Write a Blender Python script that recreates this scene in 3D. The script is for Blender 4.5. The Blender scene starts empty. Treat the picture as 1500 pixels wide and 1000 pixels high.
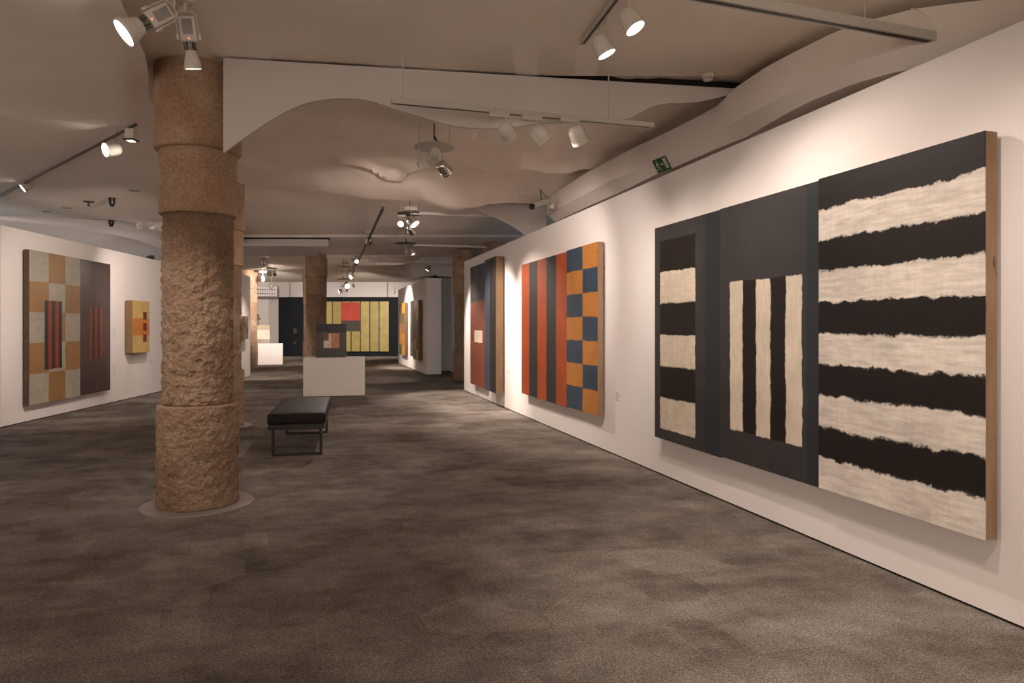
import bpy, bmesh, math, random
from mathutils import Vector, Matrix, noise as mnoise
random.seed(7)
SC = bpy.context.scene
COL = SC.collection
R = math.radians
# ------------------------------------------------------------------ camera, world, exposure
HZ = 478.0            # horizon row of the photograph
EYE = 1.5
cam = bpy.data.objects.new('camera', bpy.data.cameras.new('camera'))
cam.data.lens = 24; cam.data.sensor_width = 36
cam.data.shift_y = -(500 - HZ) / 1500.0
cam.location = (0, 0, EYE); cam.rotation_euler = (R(90), 0, 0)
cam.data.clip_start = 0.05; cam.data.clip_end = 200
COL.objects.link(cam); SC.camera = cam
w = bpy.data.worlds.new('world'); SC.world = w; w.use_nodes = True
w.node_tree.nodes['Background'].inputs[0].default_value = (1.0, 0.84, 0.70, 1)
w.node_tree.nodes['Background'].inputs[1].default_value = 1.9
vs = SC.view_settings
vs.view_transform = 'Standard'; vs.look = 'None'; vs.gamma = 1; vs.exposure = 0.0
vs.use_curve_mapping = False
SC.cycles.use_denoising = True
SC.cycles.max_bounces = 10; SC.cycles.diffuse_bounces = 8
SC.cycles.sample_clamp_indirect = 6
WARM = (1.0, 0.835, 0.73)
KW = 1.35              # overall lamp strength

def area(name, loc, rot, sx, sy, power, color):
    l = bpy.data.lights.new(name, 'AREA'); l.shape = 'RECTANGLE'; l.size = sx; l.size_y = sy
    l.energy = power; l.color = color
    o = bpy.data.objects.new(name, l); o.location = loc; o.rotation_euler = rot; COL.objects.link(o)
    return o
# daylight that leaks in from the windows behind the partitions
area('window_daylight_right', (3.9, 15.0, 2.6), (R(90), 0, R(90)), 5.0, 1.6, 26, (0.62, 0.78, 1.0))
area('window_daylight_left', (-13.6, 14.0, 2.6), (R(90), 0, R(-90)), 7.0, 1.6, 150, (0.86, 0.93, 1.0))
area('window_daylight_back', (-3.6, 33.4, 3.2), (R(115), 0, R(-60)), 1.6, .6, 10, (0.62, 0.76, 1.0))

# ------------------------------------------------------------------ helpers
def at(px, py, Y):
    return Vector(((px - 750) * Y / 1000.0, Y, EYE + (HZ - py) * Y / 1000.0))
def atk(px, py, k):
    return at(px, py, k * 1000.0 / (HZ - py))
def lerp(a, b, t): return a + (b - a) * t
def sstep(a, b, x):
    t = min(1, max(0, (x - a) / (b - a))); return t * t * (3 - 2 * t)
def interp(pts, x):
    if x <= pts[0][0]: return pts[0][1]
    for (x0, y0), (x1, y1) in zip(pts, pts[1:]):
        if x <= x1: return lerp(y0, y1, (x - x0) / (x1 - x0))
    return pts[-1][1]
def sinterp(pts, x):
    if x <= pts[0][0]: return pts[0][1]
    for (x0, y0), (x1, y1) in zip(pts, pts[1:]):
        if x <= x1: return lerp(y0, y1, sstep(0, 1, (x - x0) / (x1 - x0)))
    return pts[-1][1]
def srgb(r, g, b):
    f = lambda c: (c / 255 / 12.92) if c <= 10 else ((c / 255 + 0.055) / 1.055) ** 2.4
    return (f(r), f(g), f(b), 1)

def mesh_obj(name, bm, mats, parent=None, smooth=None, loc=None, rot=None):
    me = bpy.data.meshes.new(name)
    bmesh.ops.recalc_face_normals(bm, faces=bm.faces[:])
    bm.to_mesh(me); bm.free()
    if not isinstance(mats, (list, tuple)): mats = [mats]
    for m in mats: me.materials.append(m)
    o = bpy.data.objects.new(name, me); COL.objects.link(o)
    if smooth is not None:
        me.shade_smooth()
        if smooth < 179:
            me.set_sharp_from_angle(angle=R(smooth))
    if parent: o.parent = parent
    if loc is not None: o.location = loc
    if rot is not None: o.rotation_euler = rot
    return o
def put(name, me, parent, loc=(0, 0, 0), quat=None):
    o = bpy.data.objects.new(name, me); COL.objects.link(o); o.parent = parent; o.location = loc
    if quat is not None:
        o.rotation_mode = 'QUATERNION'; o.rotation_quaternion = quat
    return o
def thing(name, label, cat, loc=(0, 0, 0), rz=0, group=None):
    o = bpy.data.objects.new(name, None); COL.objects.link(o)
    o.empty_display_size = 0.1
    o.location = loc; o.rotation_euler = (0, 0, rz)
    return tag(o, label, cat, group)
def tag(o, label, cat, group=None):
    o['label'] = label; o['category'] = cat
    if group: o['group'] = group
    return o
def struct(o, label=None):
    o['kind'] = 'structure'
    if label: o['label'] = label
    return o
def add_box(bm, x0, x1, y0, y1, z0, z1, bev=0, seg=2, M=None):
    n = bmesh.new()
    r = bmesh.ops.create_cube(n, size=1)
    for v in n.verts:
        v.co = Vector(((x0 + x1) / 2 + v.co.x * (x1 - x0), (y0 + y1) / 2 + v.co.y * (y1 - y0), (z0 + z1) / 2 + v.co.z * (z1 - z0)))
    if bev > 0:
        bmesh.ops.bevel(n, geom=n.edges[:], offset=bev, segments=seg, affect='EDGES', profile=0.5)
    if M is not None: n.transform(M)
    merge(bm, n)
def merge(bm, n):
    me = bpy.data.meshes.new('tmp'); n.to_mesh(me); n.free(); bm.from_mesh(me); bpy.data.meshes.remove(me)
def box_bm(*a, **k):
    bm = bmesh.new(); add_box(bm, *a, **k); return bm
def add_lathe(bm, prof, seg=32, M=None, close=True):
    n = bmesh.new(); rings = []
    for r, z in prof:
        if r < 1e-5: rings.append([n.verts.new((0, 0, z))])
        else: rings.append([n.verts.new((r * math.cos(2 * math.pi * i / seg), r * math.sin(2 * math.pi * i / seg), z)) for i in range(seg)])
    for a, b in zip(rings, rings[1:]):
        for i in range(seg):
            j = (i + 1) % seg
            if len(a) == 1 and len(b) == 1: continue
            if len(a) == 1: n.faces.new((a[0], b[i], b[j]))
            elif len(b) == 1: n.faces.new((a[i], a[j], b[0]))
            else: n.faces.new((a[i], a[j], b[j], b[i]))
    if M is not None: n.transform(M)
    merge(bm, n)
def add_tube(bm, pts, r, seg=8):
    pts = [Vector(p) for p in pts]
    n = bmesh.new(); rings = []
    for i, p in enumerate(pts):
        d = (pts[min(i + 1, len(pts) - 1)] - pts[max(i - 1, 0)]).normalized()
        a = d.orthogonal().normalized() if i == 0 else (prev - d * prev.dot(d)).normalized()
        prev = a; b = d.cross(a)
        rings.append([n.verts.new(p + (a * math.cos(2 * math.pi * k / seg) + b * math.sin(2 * math.pi * k / seg)) * r) for k in range(seg)])
    for A, B in zip(rings, rings[1:]):
        for i in range(seg): n.faces.new((A[i], A[(i + 1) % seg], B[(i + 1) % seg], B[i]))
    n.faces.new(rings[0][::-1]); n.faces.new(rings[-1])
    merge(bm, n)
def add_prism(bm, base, ext):
    """base: list of Vector, extruded by ext"""
    n = bmesh.new()
    a = [n.verts.new(p) for p in base]; b = [n.verts.new(Vector(p) + Vector(ext)) for p in base]
    n.faces.new(a); n.faces.new(b[::-1])
    for i in range(len(a)):
        j = (i + 1) % len(a); n.faces.new((a[i], b[i], b[j], a[j]))
    merge(bm, n)
def fbm(x, y, z=0.0, o=4):
    s = 0; a = 1.0; t = 0
    for _ in range(o):
        s += a * mnoise.noise(Vector((x, y, z))); t += a; a *= .5; x *= 2.03; y *= 2.03; z *= 2.03
    return s / t

# ------------------------------------------------------------------ materials
class NT:
    def __init__(s, name, rough=0.6, metal=0.0, spec=0.5):
        s.m = bpy.data.materials.new(name); s.m.use_nodes = True
        s.t = s.m.node_tree; s.n = s.t.nodes; s.b = s.n['Principled BSDF']
        s.b.inputs['Roughness'].default_value = rough; s.b.inputs['Metallic'].default_value = metal
        s.b.inputs['Specular IOR Level'].default_value = spec
        s.tc = s.n.new('ShaderNodeTexCoord')
    def L(s, a, b): s.t.links.new(a, b)
    def map(s, scale=(1, 1, 1), rot=(0, 0, 0), src='Object'):
        m = s.n.new('ShaderNodeMapping'); m.inputs['Scale'].default_value = scale; m.inputs['Rotation'].default_value = rot
        s.L(s.tc.outputs[src], m.inputs['Vector']); return m.outputs[0]
    def noise(s, vec, scale, detail=4, rough=.5, out=0):
        n = s.n.new('ShaderNodeTexNoise'); n.inputs['Scale'].default_value = scale; n.inputs['Detail'].default_value = detail
        n.inputs['Roughness'].default_value = rough; s.L(vec, n.inputs['Vector']); return n.outputs[out]
    def vor(s, vec, scale, feat='F1', out='Distance'):
        n = s.n.new('ShaderNodeTexVoronoi'); n.feature = feat; n.inputs['Scale'].default_value = scale; s.L(vec, n.inputs['Vector']); return n.outputs[out]
    def rng(s, v, a, b, c, d):
        n = s.n.new('ShaderNodeMapRange'); s.L(v, n.inputs[0])
        for i, q in enumerate((a, b, c, d)): n.inputs[i + 1].default_value = q
        return n.outputs[0]
    def math(s, op, a, b=None):
        n = s.n.new('ShaderNodeMath'); n.operation = op
        for i, q in enumerate((a, b)):
            if q is None: continue
            if isinstance(q, (int, float)): n.inputs[i].default_value = q
            else: s.L(q, n.inputs[i])
        return n.outputs[0]
    def mix(s, f, a, b, mode='MIX'):
        n = s.n.new('ShaderNodeMix'); n.data_type = 'RGBA'; n.blend_type = mode
        if isinstance(f, (int, float)): n.inputs[0].default_value = f
        else: s.L(f, n.inputs[0])
        for q, i in ((a, 6), (b, 7)):
            if isinstance(q, (tuple, list)): n.inputs[i].default_value = q
            else: s.L(q, n.inputs[i])
        return n.outputs[2]
    def bump(s, h, st, dist=0.01):
        n = s.n.new('ShaderNodeBump'); n.inputs['Strength'].default_value = st; n.inputs['Distance'].default_value = dist
        s.L(h, n.inputs['Height']); s.L(n.outputs[0], s.b.inputs['Normal'])
    def color(s, c):
        if isinstance(c, (tuple, list)): s.b.inputs['Base Color'].default_value = c
        else: s.L(c, s.b.inputs['Base Color'])
    def grey(s, v):
        n = s.n.new('ShaderNodeCombineColor'); [s.L(v, n.inputs[i]) for i in range(3)]; return n.outputs[0]

def plain(name, col, rough=.5, metal=0, spec=.5, var=.06, scale=30):
    t = NT(name, rough, metal, spec)
    f = t.rng(t.noise(t.map(), scale, 3), .3, .7, 1 - var, 1 + var)
    t.color(t.mix(1.0, col, t.grey(f), 'MULTIPLY')); return t.m
def plaster(name, col, var=.03, bump=.15):
    t = NT(name, .85, 0, .25)
    v = t.map(src='Generated') if False else t.map()
    f = t.rng(t.noise(v, 1.2, 5), .3, .7, 1 - var, 1 + var)
    t.color(t.mix(1.0, col, t.grey(f), 'MULTIPLY'))
    t.bump(t.noise(v, 60, 4), bump, .003); return t.m
M_wall = plaster('white_wall_paint', (0.84, 0.795, 0.775, 1), .012, .05)
M_ceil = plaster('ceiling_plaster', (0.86, 0.785, 0.71, 1), .04, .25)
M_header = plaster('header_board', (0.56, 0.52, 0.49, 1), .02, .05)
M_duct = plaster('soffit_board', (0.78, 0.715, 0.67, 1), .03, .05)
M_dkwall = plaster('dark_blue_wall', (0.008, 0.011, 0.014, 1), .06, .05)
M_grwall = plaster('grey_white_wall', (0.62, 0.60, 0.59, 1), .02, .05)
M_gap = plain('shadow_gap', (0.012, 0.009, 0.007, 1), .9)
M_brown = plain('old_brown_render', (0.22, 0.15, 0.10, 1), .9, var=.2, scale=4)
M_lampw = plain('lamp_white_enamel', (0.62, 0.58, 0.52, 1), .25, var=.02)
M_rail = plain('rail_enamel', (0.50, 0.47, 0.42, 1), .4, var=.03)
M_raildk = plain('rail_slot', (0.03, 0.025, 0.02, 1), .5)
M_chrome = plain('lamp_chrome', (0.75, 0.73, 0.70, 1), .12, 1.0, var=.02)
M_black = plain('black_metal', (0.010, 0.009, 0.009, 1), .4)
M_fins = plain('heat_sink_metal', (0.30, 0.28, 0.25, 1), .4, .6)
M_grille = plain('driver_grille', (0.33, 0.31, 0.29, 1), .6)
M_plate = plain('floor_plate_steel', (0.30, 0.265, 0.235, 1), .45, .3)
M_copper = plain('copper_pipe', (0.33, 0.16, 0.10, 1), .5, .3)
M_text = plain('vinyl_lettering', (0.30, 0.28, 0.27, 1), .7)
M_textw = plain('pale_lettering', (0.16, 0.17, 0.17, 1), .7)
M_pale = plain('pale_pictogram', (0.55, 0.60, 0.45, 1), .5)
M_green = plain('safety_green', (0.005, 0.085, 0.035, 1), .4)
M_linen = None
def emis(name, col, st):
    m = bpy.data.materials.new(name); m.use_nodes = True; n = m.node_tree.nodes
    b = n['Principled BSDF']; b.inputs['Base Color'].default_value = (.8, .8, .8, 1)
    b.inputs['Emission Color'].default_value = col; b.inputs['Emission Strength'].default_value = st
    return m
M_lit = emis('lit_lens', (1, .86, .70, 1), 14)
M_dim = emis('dim_lens', (1, .86, .70, 1), 2.0)
M_led = emis('status_led', (1, .08, .05, 1), 3)

def carpet():
    t = NT('carpet_tiles', .95, 0, .1)
    # tiles half a metre wide laid on the gallery's own grid, quarter turned
    sc = t.map((1, 1, 1), (0, 0, R(-16)))
    br = t.n.new('ShaderNodeTexBrick'); br.offset = 0.5
    br.inputs['Color1'].default_value = (0, 0, 0, 1); br.inputs['Color2'].default_value = (1, 1, 1, 1)
    br.inputs['Mortar'].default_value = (.5, .5, .5, 1)
    br.inputs['Scale'].default_value = 1.0; br.inputs['Mortar Size'].default_value = 0.0
    br.inputs['Brick Width'].default_value = 1.0; br.inputs['Row Height'].default_value = .25
    t.L(sc, br.inputs['Vector'])
    st1 = t.map((1.0, 1.25, 1), (0, 0, R(-16)))
    patch = t.noise(st1, 1.5, 6, .6)
    patch2 = t.noise(t.map((1.6, 2.2, 1), (0, 0, R(-16))), 3.0, 5, .65)
    fine = t.noise(t.map((1, 1.0, 1), (0, 0, R(-16))), 130, 2, .8)
    mid = t.noise(t.map((1, 1.4, 1), (0, 0, R(-16))), 45, 4, .75)
    vo = t.n.new('ShaderNodeTexVoronoi'); vo.distance = 'CHEBYCHEV'; vo.inputs['Scale'].default_value = 1.7; vo.inputs['Randomness'].default_value = .8
    t.L(t.map((1, 1.3, 1), (0, 0, R(-16))), vo.inputs['Vector'])
    vb = t.n.new('ShaderNodeRGBToBW'); t.L(vo.outputs['Color'], vb.inputs[0])
    a = t.math('ADD', t.rng(patch, .34, .68, .72, 1.25), t.rng(patch2, .35, .65, -.14, .16))
    bw = t.n.new('ShaderNodeRGBToBW'); t.L(br.outputs[0], bw.inputs[0])
    a = t.math('ADD', a, t.rng(bw.outputs[0], 0, 1, -.06, .06))
    a = t.math('ADD', a, t.rng(vb.outputs[0], .2, .8, -.13, .13))
    a = t.math('MULTIPLY', a, t.rng(fine, .32, .68, .30, 1.70))
    a = t.math('MULTIPLY', a, t.rng(mid, .3, .7, .62, 1.38))
    base = t.mix(t.rng(patch, .35, .65, 0, 1), (0.182, 0.154, 0.130, 1), (0.200, 0.180, 0.158, 1))
    t.color(t.mix(1.0, base, t.grey(a), 'MULTIPLY'))
    t.bump(fine, .6, .006)
    return t.m
M_carpet = carpet()
def stone(name, coarse):
    t = NT(name, .8, 0, .3)
    v = t.map()
    big = t.noise(v, 3.5, 5, .6)
    gr = t.noise(v, 55, 5, .7)
    sp = t.vor(v, 75)
    c = t.mix(t.rng(big, .35, .65, 0, 1), (0.32, 0.195, 0.125, 1), (0.45, 0.315, 0.215, 1))
    c = t.mix(1.0, c, t.grey(t.rng(gr, .3, .7, .62, 1.30)), 'MULTIPLY')
    c = t.mix(t.rng(sp, .03, .16, .35, 0), c, (0.62, 0.50, 0.38, 1))
    pit = t.noise(v, 14, 3, .5)
    c = t.mix(t.rng(pit, .64, .74, 0, .55), c, (0.10, 0.055, 0.035, 1))
    t.color(c)
    h = t.math('ADD', t.noise(v, 20 if coarse else 40, 7, .66), t.math('MULTIPLY', gr, .25))
    t.bump(h, 1.0 if coarse else .6, .07 if coarse else .02)
    return t.m
M_stone = stone('pitted_stone', True); M_stone2 = stone('tooled_stone', False)
def leather():
    t = NT('black_leather', .62, 0, .18)
    v = t.map(); t.color(t.mix(t.noise(v, 6, 3), (0.012, 0.009, 0.008, 1), (0.020, 0.014, 0.013, 1)))
    t.bump(t.noise(v, 160, 3), .2, .002); return t.m
M_leather = leather()
def linen():
    t = NT('raw_canvas_edge', .85, 0, .2)
    v = t.map((1, 1, .25)); n = t.noise(v, 9, 6, .65)
    c = t.mix(t.rng(n, .35, .65, 0, 1), (0.25, 0.155, 0.095, 1), (0.33, 0.225, 0.145, 1))
    c = t.mix(t.rng(t.noise(v, 22, 3), .66, .72, 0, .8), c, (0.07, 0.05, 0.04, 1))
    t.color(c); t.bump(t.noise(v, 150, 2), .3, .002); return t.m
M_linen = linen()
def linen2():
    t = NT('dark_canvas_edge', .8, 0, .2)
    v = t.map((1, 1, .3)); t.color(t.mix(t.noise(v, 8, 5), (0.16, 0.095, 0.05, 1), (0.24, 0.155, 0.09, 1))); return t.m
M_linen2 = linen2()
M_edge3 = plain('dark_wood_edge', (0.085, 0.052, 0.032, 1), .8, var=.25, scale=12)

def paint(name, W, H, layers, rough=.45, amp=.02, streak=.22, spec=.4, kv=1.0, kh=1.0):
    """layers: (axis, [(pos, colour)...], rect or None); positions in metres from the panel's lower left corner"""
    t = NT(name, rough, 0, spec)
    v = t.map(); sep = t.n.new('ShaderNodeSeparateXYZ'); t.L(v, sep.inputs[0])
    dn = t.noise(v, 9, 8, .72); dn2 = t.noise(t.map((1, 1, 1), (0, 0, 0)), 2.5, 2)
    d = t.math('ADD', t.rng(dn, .25, .75, -amp, amp), t.rng(dn2, .3, .7, -amp * .4, amp * .4))
    X = t.math('ADD', sep.outputs[0], d); Z = t.math('ADD', sep.outputs[2], d)
    col = None
    for axis, stops, rect in layers:
        co, S = (X, W) if axis == 'x' else (Z, H)
        f = t.rng(co, 0, S, 0, 1)
        if len(stops) > 1:
            r = t.n.new('ShaderNodeValToRGB'); r.color_ramp.interpolation = 'LINEAR'
            e = .004 / S; pts = []
            for i, (p, c) in enumerate(stops):
                if i: pts.append((p / S + e, c))
                else: pts.append((0, c))
                if i < len(stops) - 1: pts.append((stops[i + 1][0] / S - e, c))
            r.color_ramp.elements[0].position = pts[0][0]; r.color_ramp.elements[0].color = pts[0][1]
            r.color_ramp.elements[1].position = pts[-1][0]; r.color_ramp.elements[1].color = pts[-1][1]
            for p, c in pts[1:-1]:
                el = r.color_ramp.elements.new(min(.9999, p)); el.color = c
            t.L(f, r.inputs[0]); c = r.outputs[0]
        else: c = stops[0][1]
        if rect is None: col = c
        else:
            x0, z0, x1, z1 = rect; e = .004
            mk = t.math('MULTIPLY', t.math('MULTIPLY', t.rng(X, x0 - e, x0 + e, 0, 1), t.rng(X, x1 - e, x1 + e, 1, 0)),
                        t.math('MULTIPLY', t.rng(Z, z0 - e, z0 + e, 0, 1), t.rng(Z, z1 - e, z1 + e, 1, 0)))
            col = t.mix(mk, col if not isinstance(col, tuple) else col, c)
    n1 = t.noise(t.map((1, 1, .16)), 38, 5, .65); n2 = t.noise(t.map((.16, 1, 1)), 38, 5, .65); n3 = t.noise(v, 3, 4)
    f = t.math('MULTIPLY', t.rng(n1, .3, .7, 1 - streak * kv, 1 + streak * .6 * kv), t.rng(n2, .3, .7, 1 - streak * kh, 1 + streak * .6 * kh))
    f = t.math('MULTIPLY', f, t.rng(n3, .3, .7, .88, 1.12))
    t.color(t.mix(1.0, col, t.grey(f), 'MULTIPLY'))
    t.bump(t.math('ADD', n1, n2), .35, .003)
    return t.m

# ------------------------------------------------------------------ the gallery's wall lines
class Wall:
    def __init__(s, P0, xd):
        s.P = Vector(P0); s.x = Vector(xd).normalized(); s.n = Vector((s.x.y, -s.x.x))   # n points into the room
        s.rz = math.atan2(s.x.y, s.x.x)
    def s_at(s, px, off=0):
        m = (px - 750) / 1000.0
        A = s.P + s.n * off
        return (m * A.y - A.x) / (s.x.x - m * s.x.y)
    def pt(s, sv, off=0): return s.P + s.x * sv + s.n * off
WR = Wall((2.528, 3.37), (0.2895, -1.0))       # right wall, s grows towards the camera
WL = Wall((-7.55, 10.07), (-0.093, 1.0))       # left wall, s grows away
WF = Wall((-2.64, 21.1), (0.2957, -1.0))       # far right partition
WB = Wall((-5.76, 34.5), (1.0, 0.0))           # back wall
def wall_box(name, W, s0, s1, thick, h0, h1, mat, label=None):
    bm = bmesh.new()
    a, b = W.pt(s0), W.pt(s1); c, d = W.pt(s1, -thick), W.pt(s0, -thick)
    add_prism(bm, [Vector((p.x, p.y, h0)) for p in (a, b, c, d)], (0, 0, h1 - h0))
    o = struct(mesh_obj(name, bm, mat), label)
    return o
def gap_shade_strip(name, W, s0, s1, thick):  # near-black strip: shade of the gap under a wall, put into colour
    bm = bmesh.new()
    a, b = W.pt(s0 + .02, -.02), W.pt(s1 - .02, -.02); c, d = W.pt(s1 - .02, -thick + .02), W.pt(s0 + .02, -thick + .02)
    add_prism(bm, [Vector((p.x, p.y, 0)) for p in (a, b, c, d)], (0, 0, .018))
    return struct(mesh_obj(name, bm, M_gap))

# floor
bm = bmesh.new()
add_box(bm, -22, 14, -6, 42, -.1, 0)
struct(mesh_obj('floor', bm, M_carpet), 'grey brown carpet tiles')
sR0, sR1 = WR.s_at(680), 7.4
wall_box('wall_right', WR, sR0, sR1, .35, .016, 3.012, M_wall, 'long white partition on the right'); gap_shade_strip('gap_shade_right', WR, sR0, sR1, .35)
sL0, sL1 = WL.s_at(1.5), WL.s_at(300)
wall_box('wall_left', WL, sL0, sL1, .3, .016, 3.0, M_wall, 'white partition on the left'); gap_shade_strip('gap_shade_left', WL, sL0, sL1, .3)
wall_box('bounce_wall_left', Wall((-7.2, -6), (-.02, 1)), 0, 13.0, .3, .016, 3.0, M_wall, 'unseen white wall added on the left to bounce light')  # unseen wall added so its bounce brightens the left ceiling
WL2 = Wall((-7.69, 19.5), (-0.20, 1.0))
wall_box('wall_left_far', WL2, -1.6, WL2.s_at(366.6), .3, .016, 3.0, M_wall); gap_shade_strip('gap_shade_left_far', WL2, -1.6, WL2.s_at(366.6), .3)
sF0 = WF.s_at(583.3)
wall_box('wall_middle', WF, sF0, 0, .0001 + .46, .016, 3.0, M_wall, 'white partition beyond the long right wall'); gap_shade_strip('gap_shade_middle', WF, sF0, 0, .46)
# white walls seen past the end of that partition
WM = Wall((-2.9, 22.6), (1, 0))
wall_box('wall_cross', WM, 0, 1.0, .2, .03, 3.9, M_grwall); gap_shade_strip('gap_shade_cross', WM, 0, 1.0, .2)
WM2 = Wall((-1.95, 21.9), (1, .02))
wall_box('wall_cross_near', WM2, 0, 6.0, .2, .03, 3.9, M_grwall); gap_shade_strip('gap_shade_cross_near', WM2, 0, 6.0, .2)
# back: dark blue painted wall, white wall above it, curved white wall at the left
wall_box('wall_back', WB, -6.04, .62, .3, 0, 2.985, M_dkwall, 'dark blue wall at the far end')
bm = bmesh.new(); add_box(bm, -15, 9, 35.2, 35.4, 0, 4.6)
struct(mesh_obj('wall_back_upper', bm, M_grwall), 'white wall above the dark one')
bm = bmesh.new(); pts = []
for i in range(25):
    a = i / 24.0
    X = lerp(-16.5, -11.85, a); Y = 34.9 - 2.2 * math.sin((1 - a) * math.pi * .5) ** 2 + .5 * a
    pts.append((X, Y))
lo = [bm.verts.new((x, y, 0)) for x, y in pts]; hi = [bm.verts.new((x, y, 4.5)) for x, y in pts]
lo2 = [bm.verts.new((x, y + .15, 0)) for x, y in pts]; hi2 = [bm.verts.new((x, y + .15, 4.5)) for x, y in pts]
for A, B in ((lo, hi), (hi, hi2), (hi2, lo2), (lo2, lo)):
    for i in range(24): bm.faces.new((A[i], A[i + 1], B[i + 1], B[i]))
struct(mesh_obj('wall_curved', bm, M_wall, smooth=40), 'curved white wall at the far left')
# outer walls of the building behind the partitions
bm = bmesh.new(); add_prism(bm, [Vector((6.9, -2.5, 0)), Vector((4.6, 12, 0)), Vector((4.2, 24, 0)), Vector((4.4, 36, 0)), Vector((4.6, 36, 0)), Vector((4.4, 24, 0)), Vector((4.8, 12, 0)), Vector((7.1, -2.5, 0))], (0, 0, 4.6))
struct(mesh_obj('wall_outer_right', bm, M_brown), 'brown outer wall behind the right partition')
bm = bmesh.new(); add_prism(bm, [Vector((-14.2, -3, 0)), Vector((-14.2, 33, 0)), Vector((-16.6, 36, 0)), Vector((-16.8, 36, 0)), Vector((-14.4, 33, 0)), Vector((-14.4, -3, 0))], (0, 0, 4.6))
struct(mesh_obj('wall_outer_left', bm, M_grwall), 'pale outer wall behind the left partition')

# ------------------------------------------------------------------ ceiling
RIDGE = [(-6, 3.66), (-4.2, 3.64), (-3.7, 3.655), (-3.2, 3.62), (-2.76, 3.56), (-2.2, 3.50), (-1.9, 3.505), (-1.5, 3.50), (-1.25, 3.43), (-.98, 3.375), (-.6, 3.42), (-.35, 3.49), (0, 3.52), (.4, 3.52), (6, 3.52)]
def yr(X): return 10.35 + (X + 4.2) * .2 if X > -4.2 else 10.35
LED = [(-5, 9.1), (-3.5, 9.15), (-3.2, 9.45), (-2.95, 9.15), (-2.4, 9.3), (-2.2, 8.9), (-1.95, 9.25), (-1.8, 9.75), (-1.6, 9.85), (-1.3, 9.2), (-.8, 9.0), (-.3, 9.1), (.1, 9.0), (.45, 9.25), (.7, 9.3), (.95, 9.0), (1.3, 9.1), (3, 9.0)]
def H(X, Y):
    if Y < 5.95 + .0: return 3.665
    R_ = yr(X)
    if Y < R_:
        b = 3.70 + .022 * math.sin(math.atan2(X + 2.6, 12.5 - Y) * 34) * sstep(-.8, -1.8, X) * sstep(9.0, 7.4, Y)
        b += .10 * fbm(X * .8 + 3, Y * .7, 1.3) + .05 * fbm(X * 2.6, Y * 2.3, .3) * sstep(-2.8, -1.2, X)
        # the drooping ledge that crosses the bay
        l = interp(LED, X) + .10 * fbm(X * 3.5, 2.2) + .05 * fbm(X * 9, 5.1, 0, 2)
        amp = (.085 + .07 * fbm(X * 1.3, 7.7)) * lerp(1, 1.6, sstep(-1.2, -.2, X))
        b -= amp * (math.exp(-((l - Y) / .30) ** 2) if Y < l else math.exp(-((l - Y) / .05) ** 2))
        l2 = 7.7 + .5 * math.sin(X * 1.7 + 1) + .12 * fbm(X * 4, 9.1)
        if X > -1.9 and X < -.4:
            b -= .06 * (math.exp(-((l2 - Y) / .22) ** 2) if Y < l2 else math.exp(-((l2 - Y) / .05) ** 2))
        # smooth cone above the lamp plate
        b -= .07 * math.exp(-(((X + .75) / .35) ** 2 + ((Y - 7.1) / .4) ** 2))
        # hanging bulge
        r = math.hypot((X + .95) / .9, (Y - (R_ + .05)) / 1.5)
        b = lerp(b, sinterp(RIDGE, X), sstep(R_ - 1.4, R_ - .02, Y))
        b -= .10 * math.exp(-r * r * 3) * sstep(R_, R_ - .5, Y)
        return b
    b = 3.70 + .22 * math.exp(-((Y - R_) / .7) ** 2) * sstep(-4.5, -3.0, X)
    b += .16 * math.sin(min(1, max(0, (X + 2.2) / 3.2)) * math.pi) * sstep(16.6, 12.5, Y)     # vault at the right
    b += .02 * fbm(X * .6, Y * .5, 4)
    if Y > 16.4: b -= .05
    if Y > 20.55:
        b = 3.86 + .12 * math.sin(Y * .8 + .4 * X) + .16 * fbm(X * .45, Y * .5, 8.1) + .05 * abs(fbm(X * 1.4, Y * 1.3, 2))
        b = lerp(b, 3.78 , sstep(28, 34, Y))
    return b
def axis_steps(segs):
    out = [segs[0][0]]
    for a, b, d in segs:
        n = max(1, int(round((b - a) / d)))
        out += [a + (b - a) * (i + 1) / n for i in range(n)]
    return out
XS = axis_steps([(-14.5, -5, .5), (-5, 1.8, .05), (1.8, 8, .3)])
YS = axis_steps([(-6, 5.90, .7), (5.90, 5.96, .06), (5.96, 10.0, .05), (10.0, 12.2, .04), (12.2, 16.38, .2), (16.38, 16.42, .04), (16.42, 20.5, .25), (20.5, 20.56, .06), (20.56, 35.3, .15)])
me = bpy.data.meshes.new('ceiling')
verts = [(x, y, H(x, y)) for y in YS for x in XS]; nx = len(XS)
faces = [(j * nx + i, j * nx + i + 1, (j + 1) * nx + i + 1, (j + 1) * nx + i) for j in range(len(YS) - 1) for i in range(nx - 1)]
me.from_pydata(verts, [], faces); me.materials.append(M_ceil); me.shade_smooth(); me.set_sharp_from_angle(angle=R(50))
o = bpy.data.objects.new('ceiling', me); COL.objects.link(o); struct(o, 'undulating plaster ceiling')
# roof slab that keeps the building closed
bm = bmesh.new(); add_box(bm, -17, 8, -6, 36, 4.62, 4.8); struct(mesh_obj('ceiling_slab', bm, M_brown))

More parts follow.
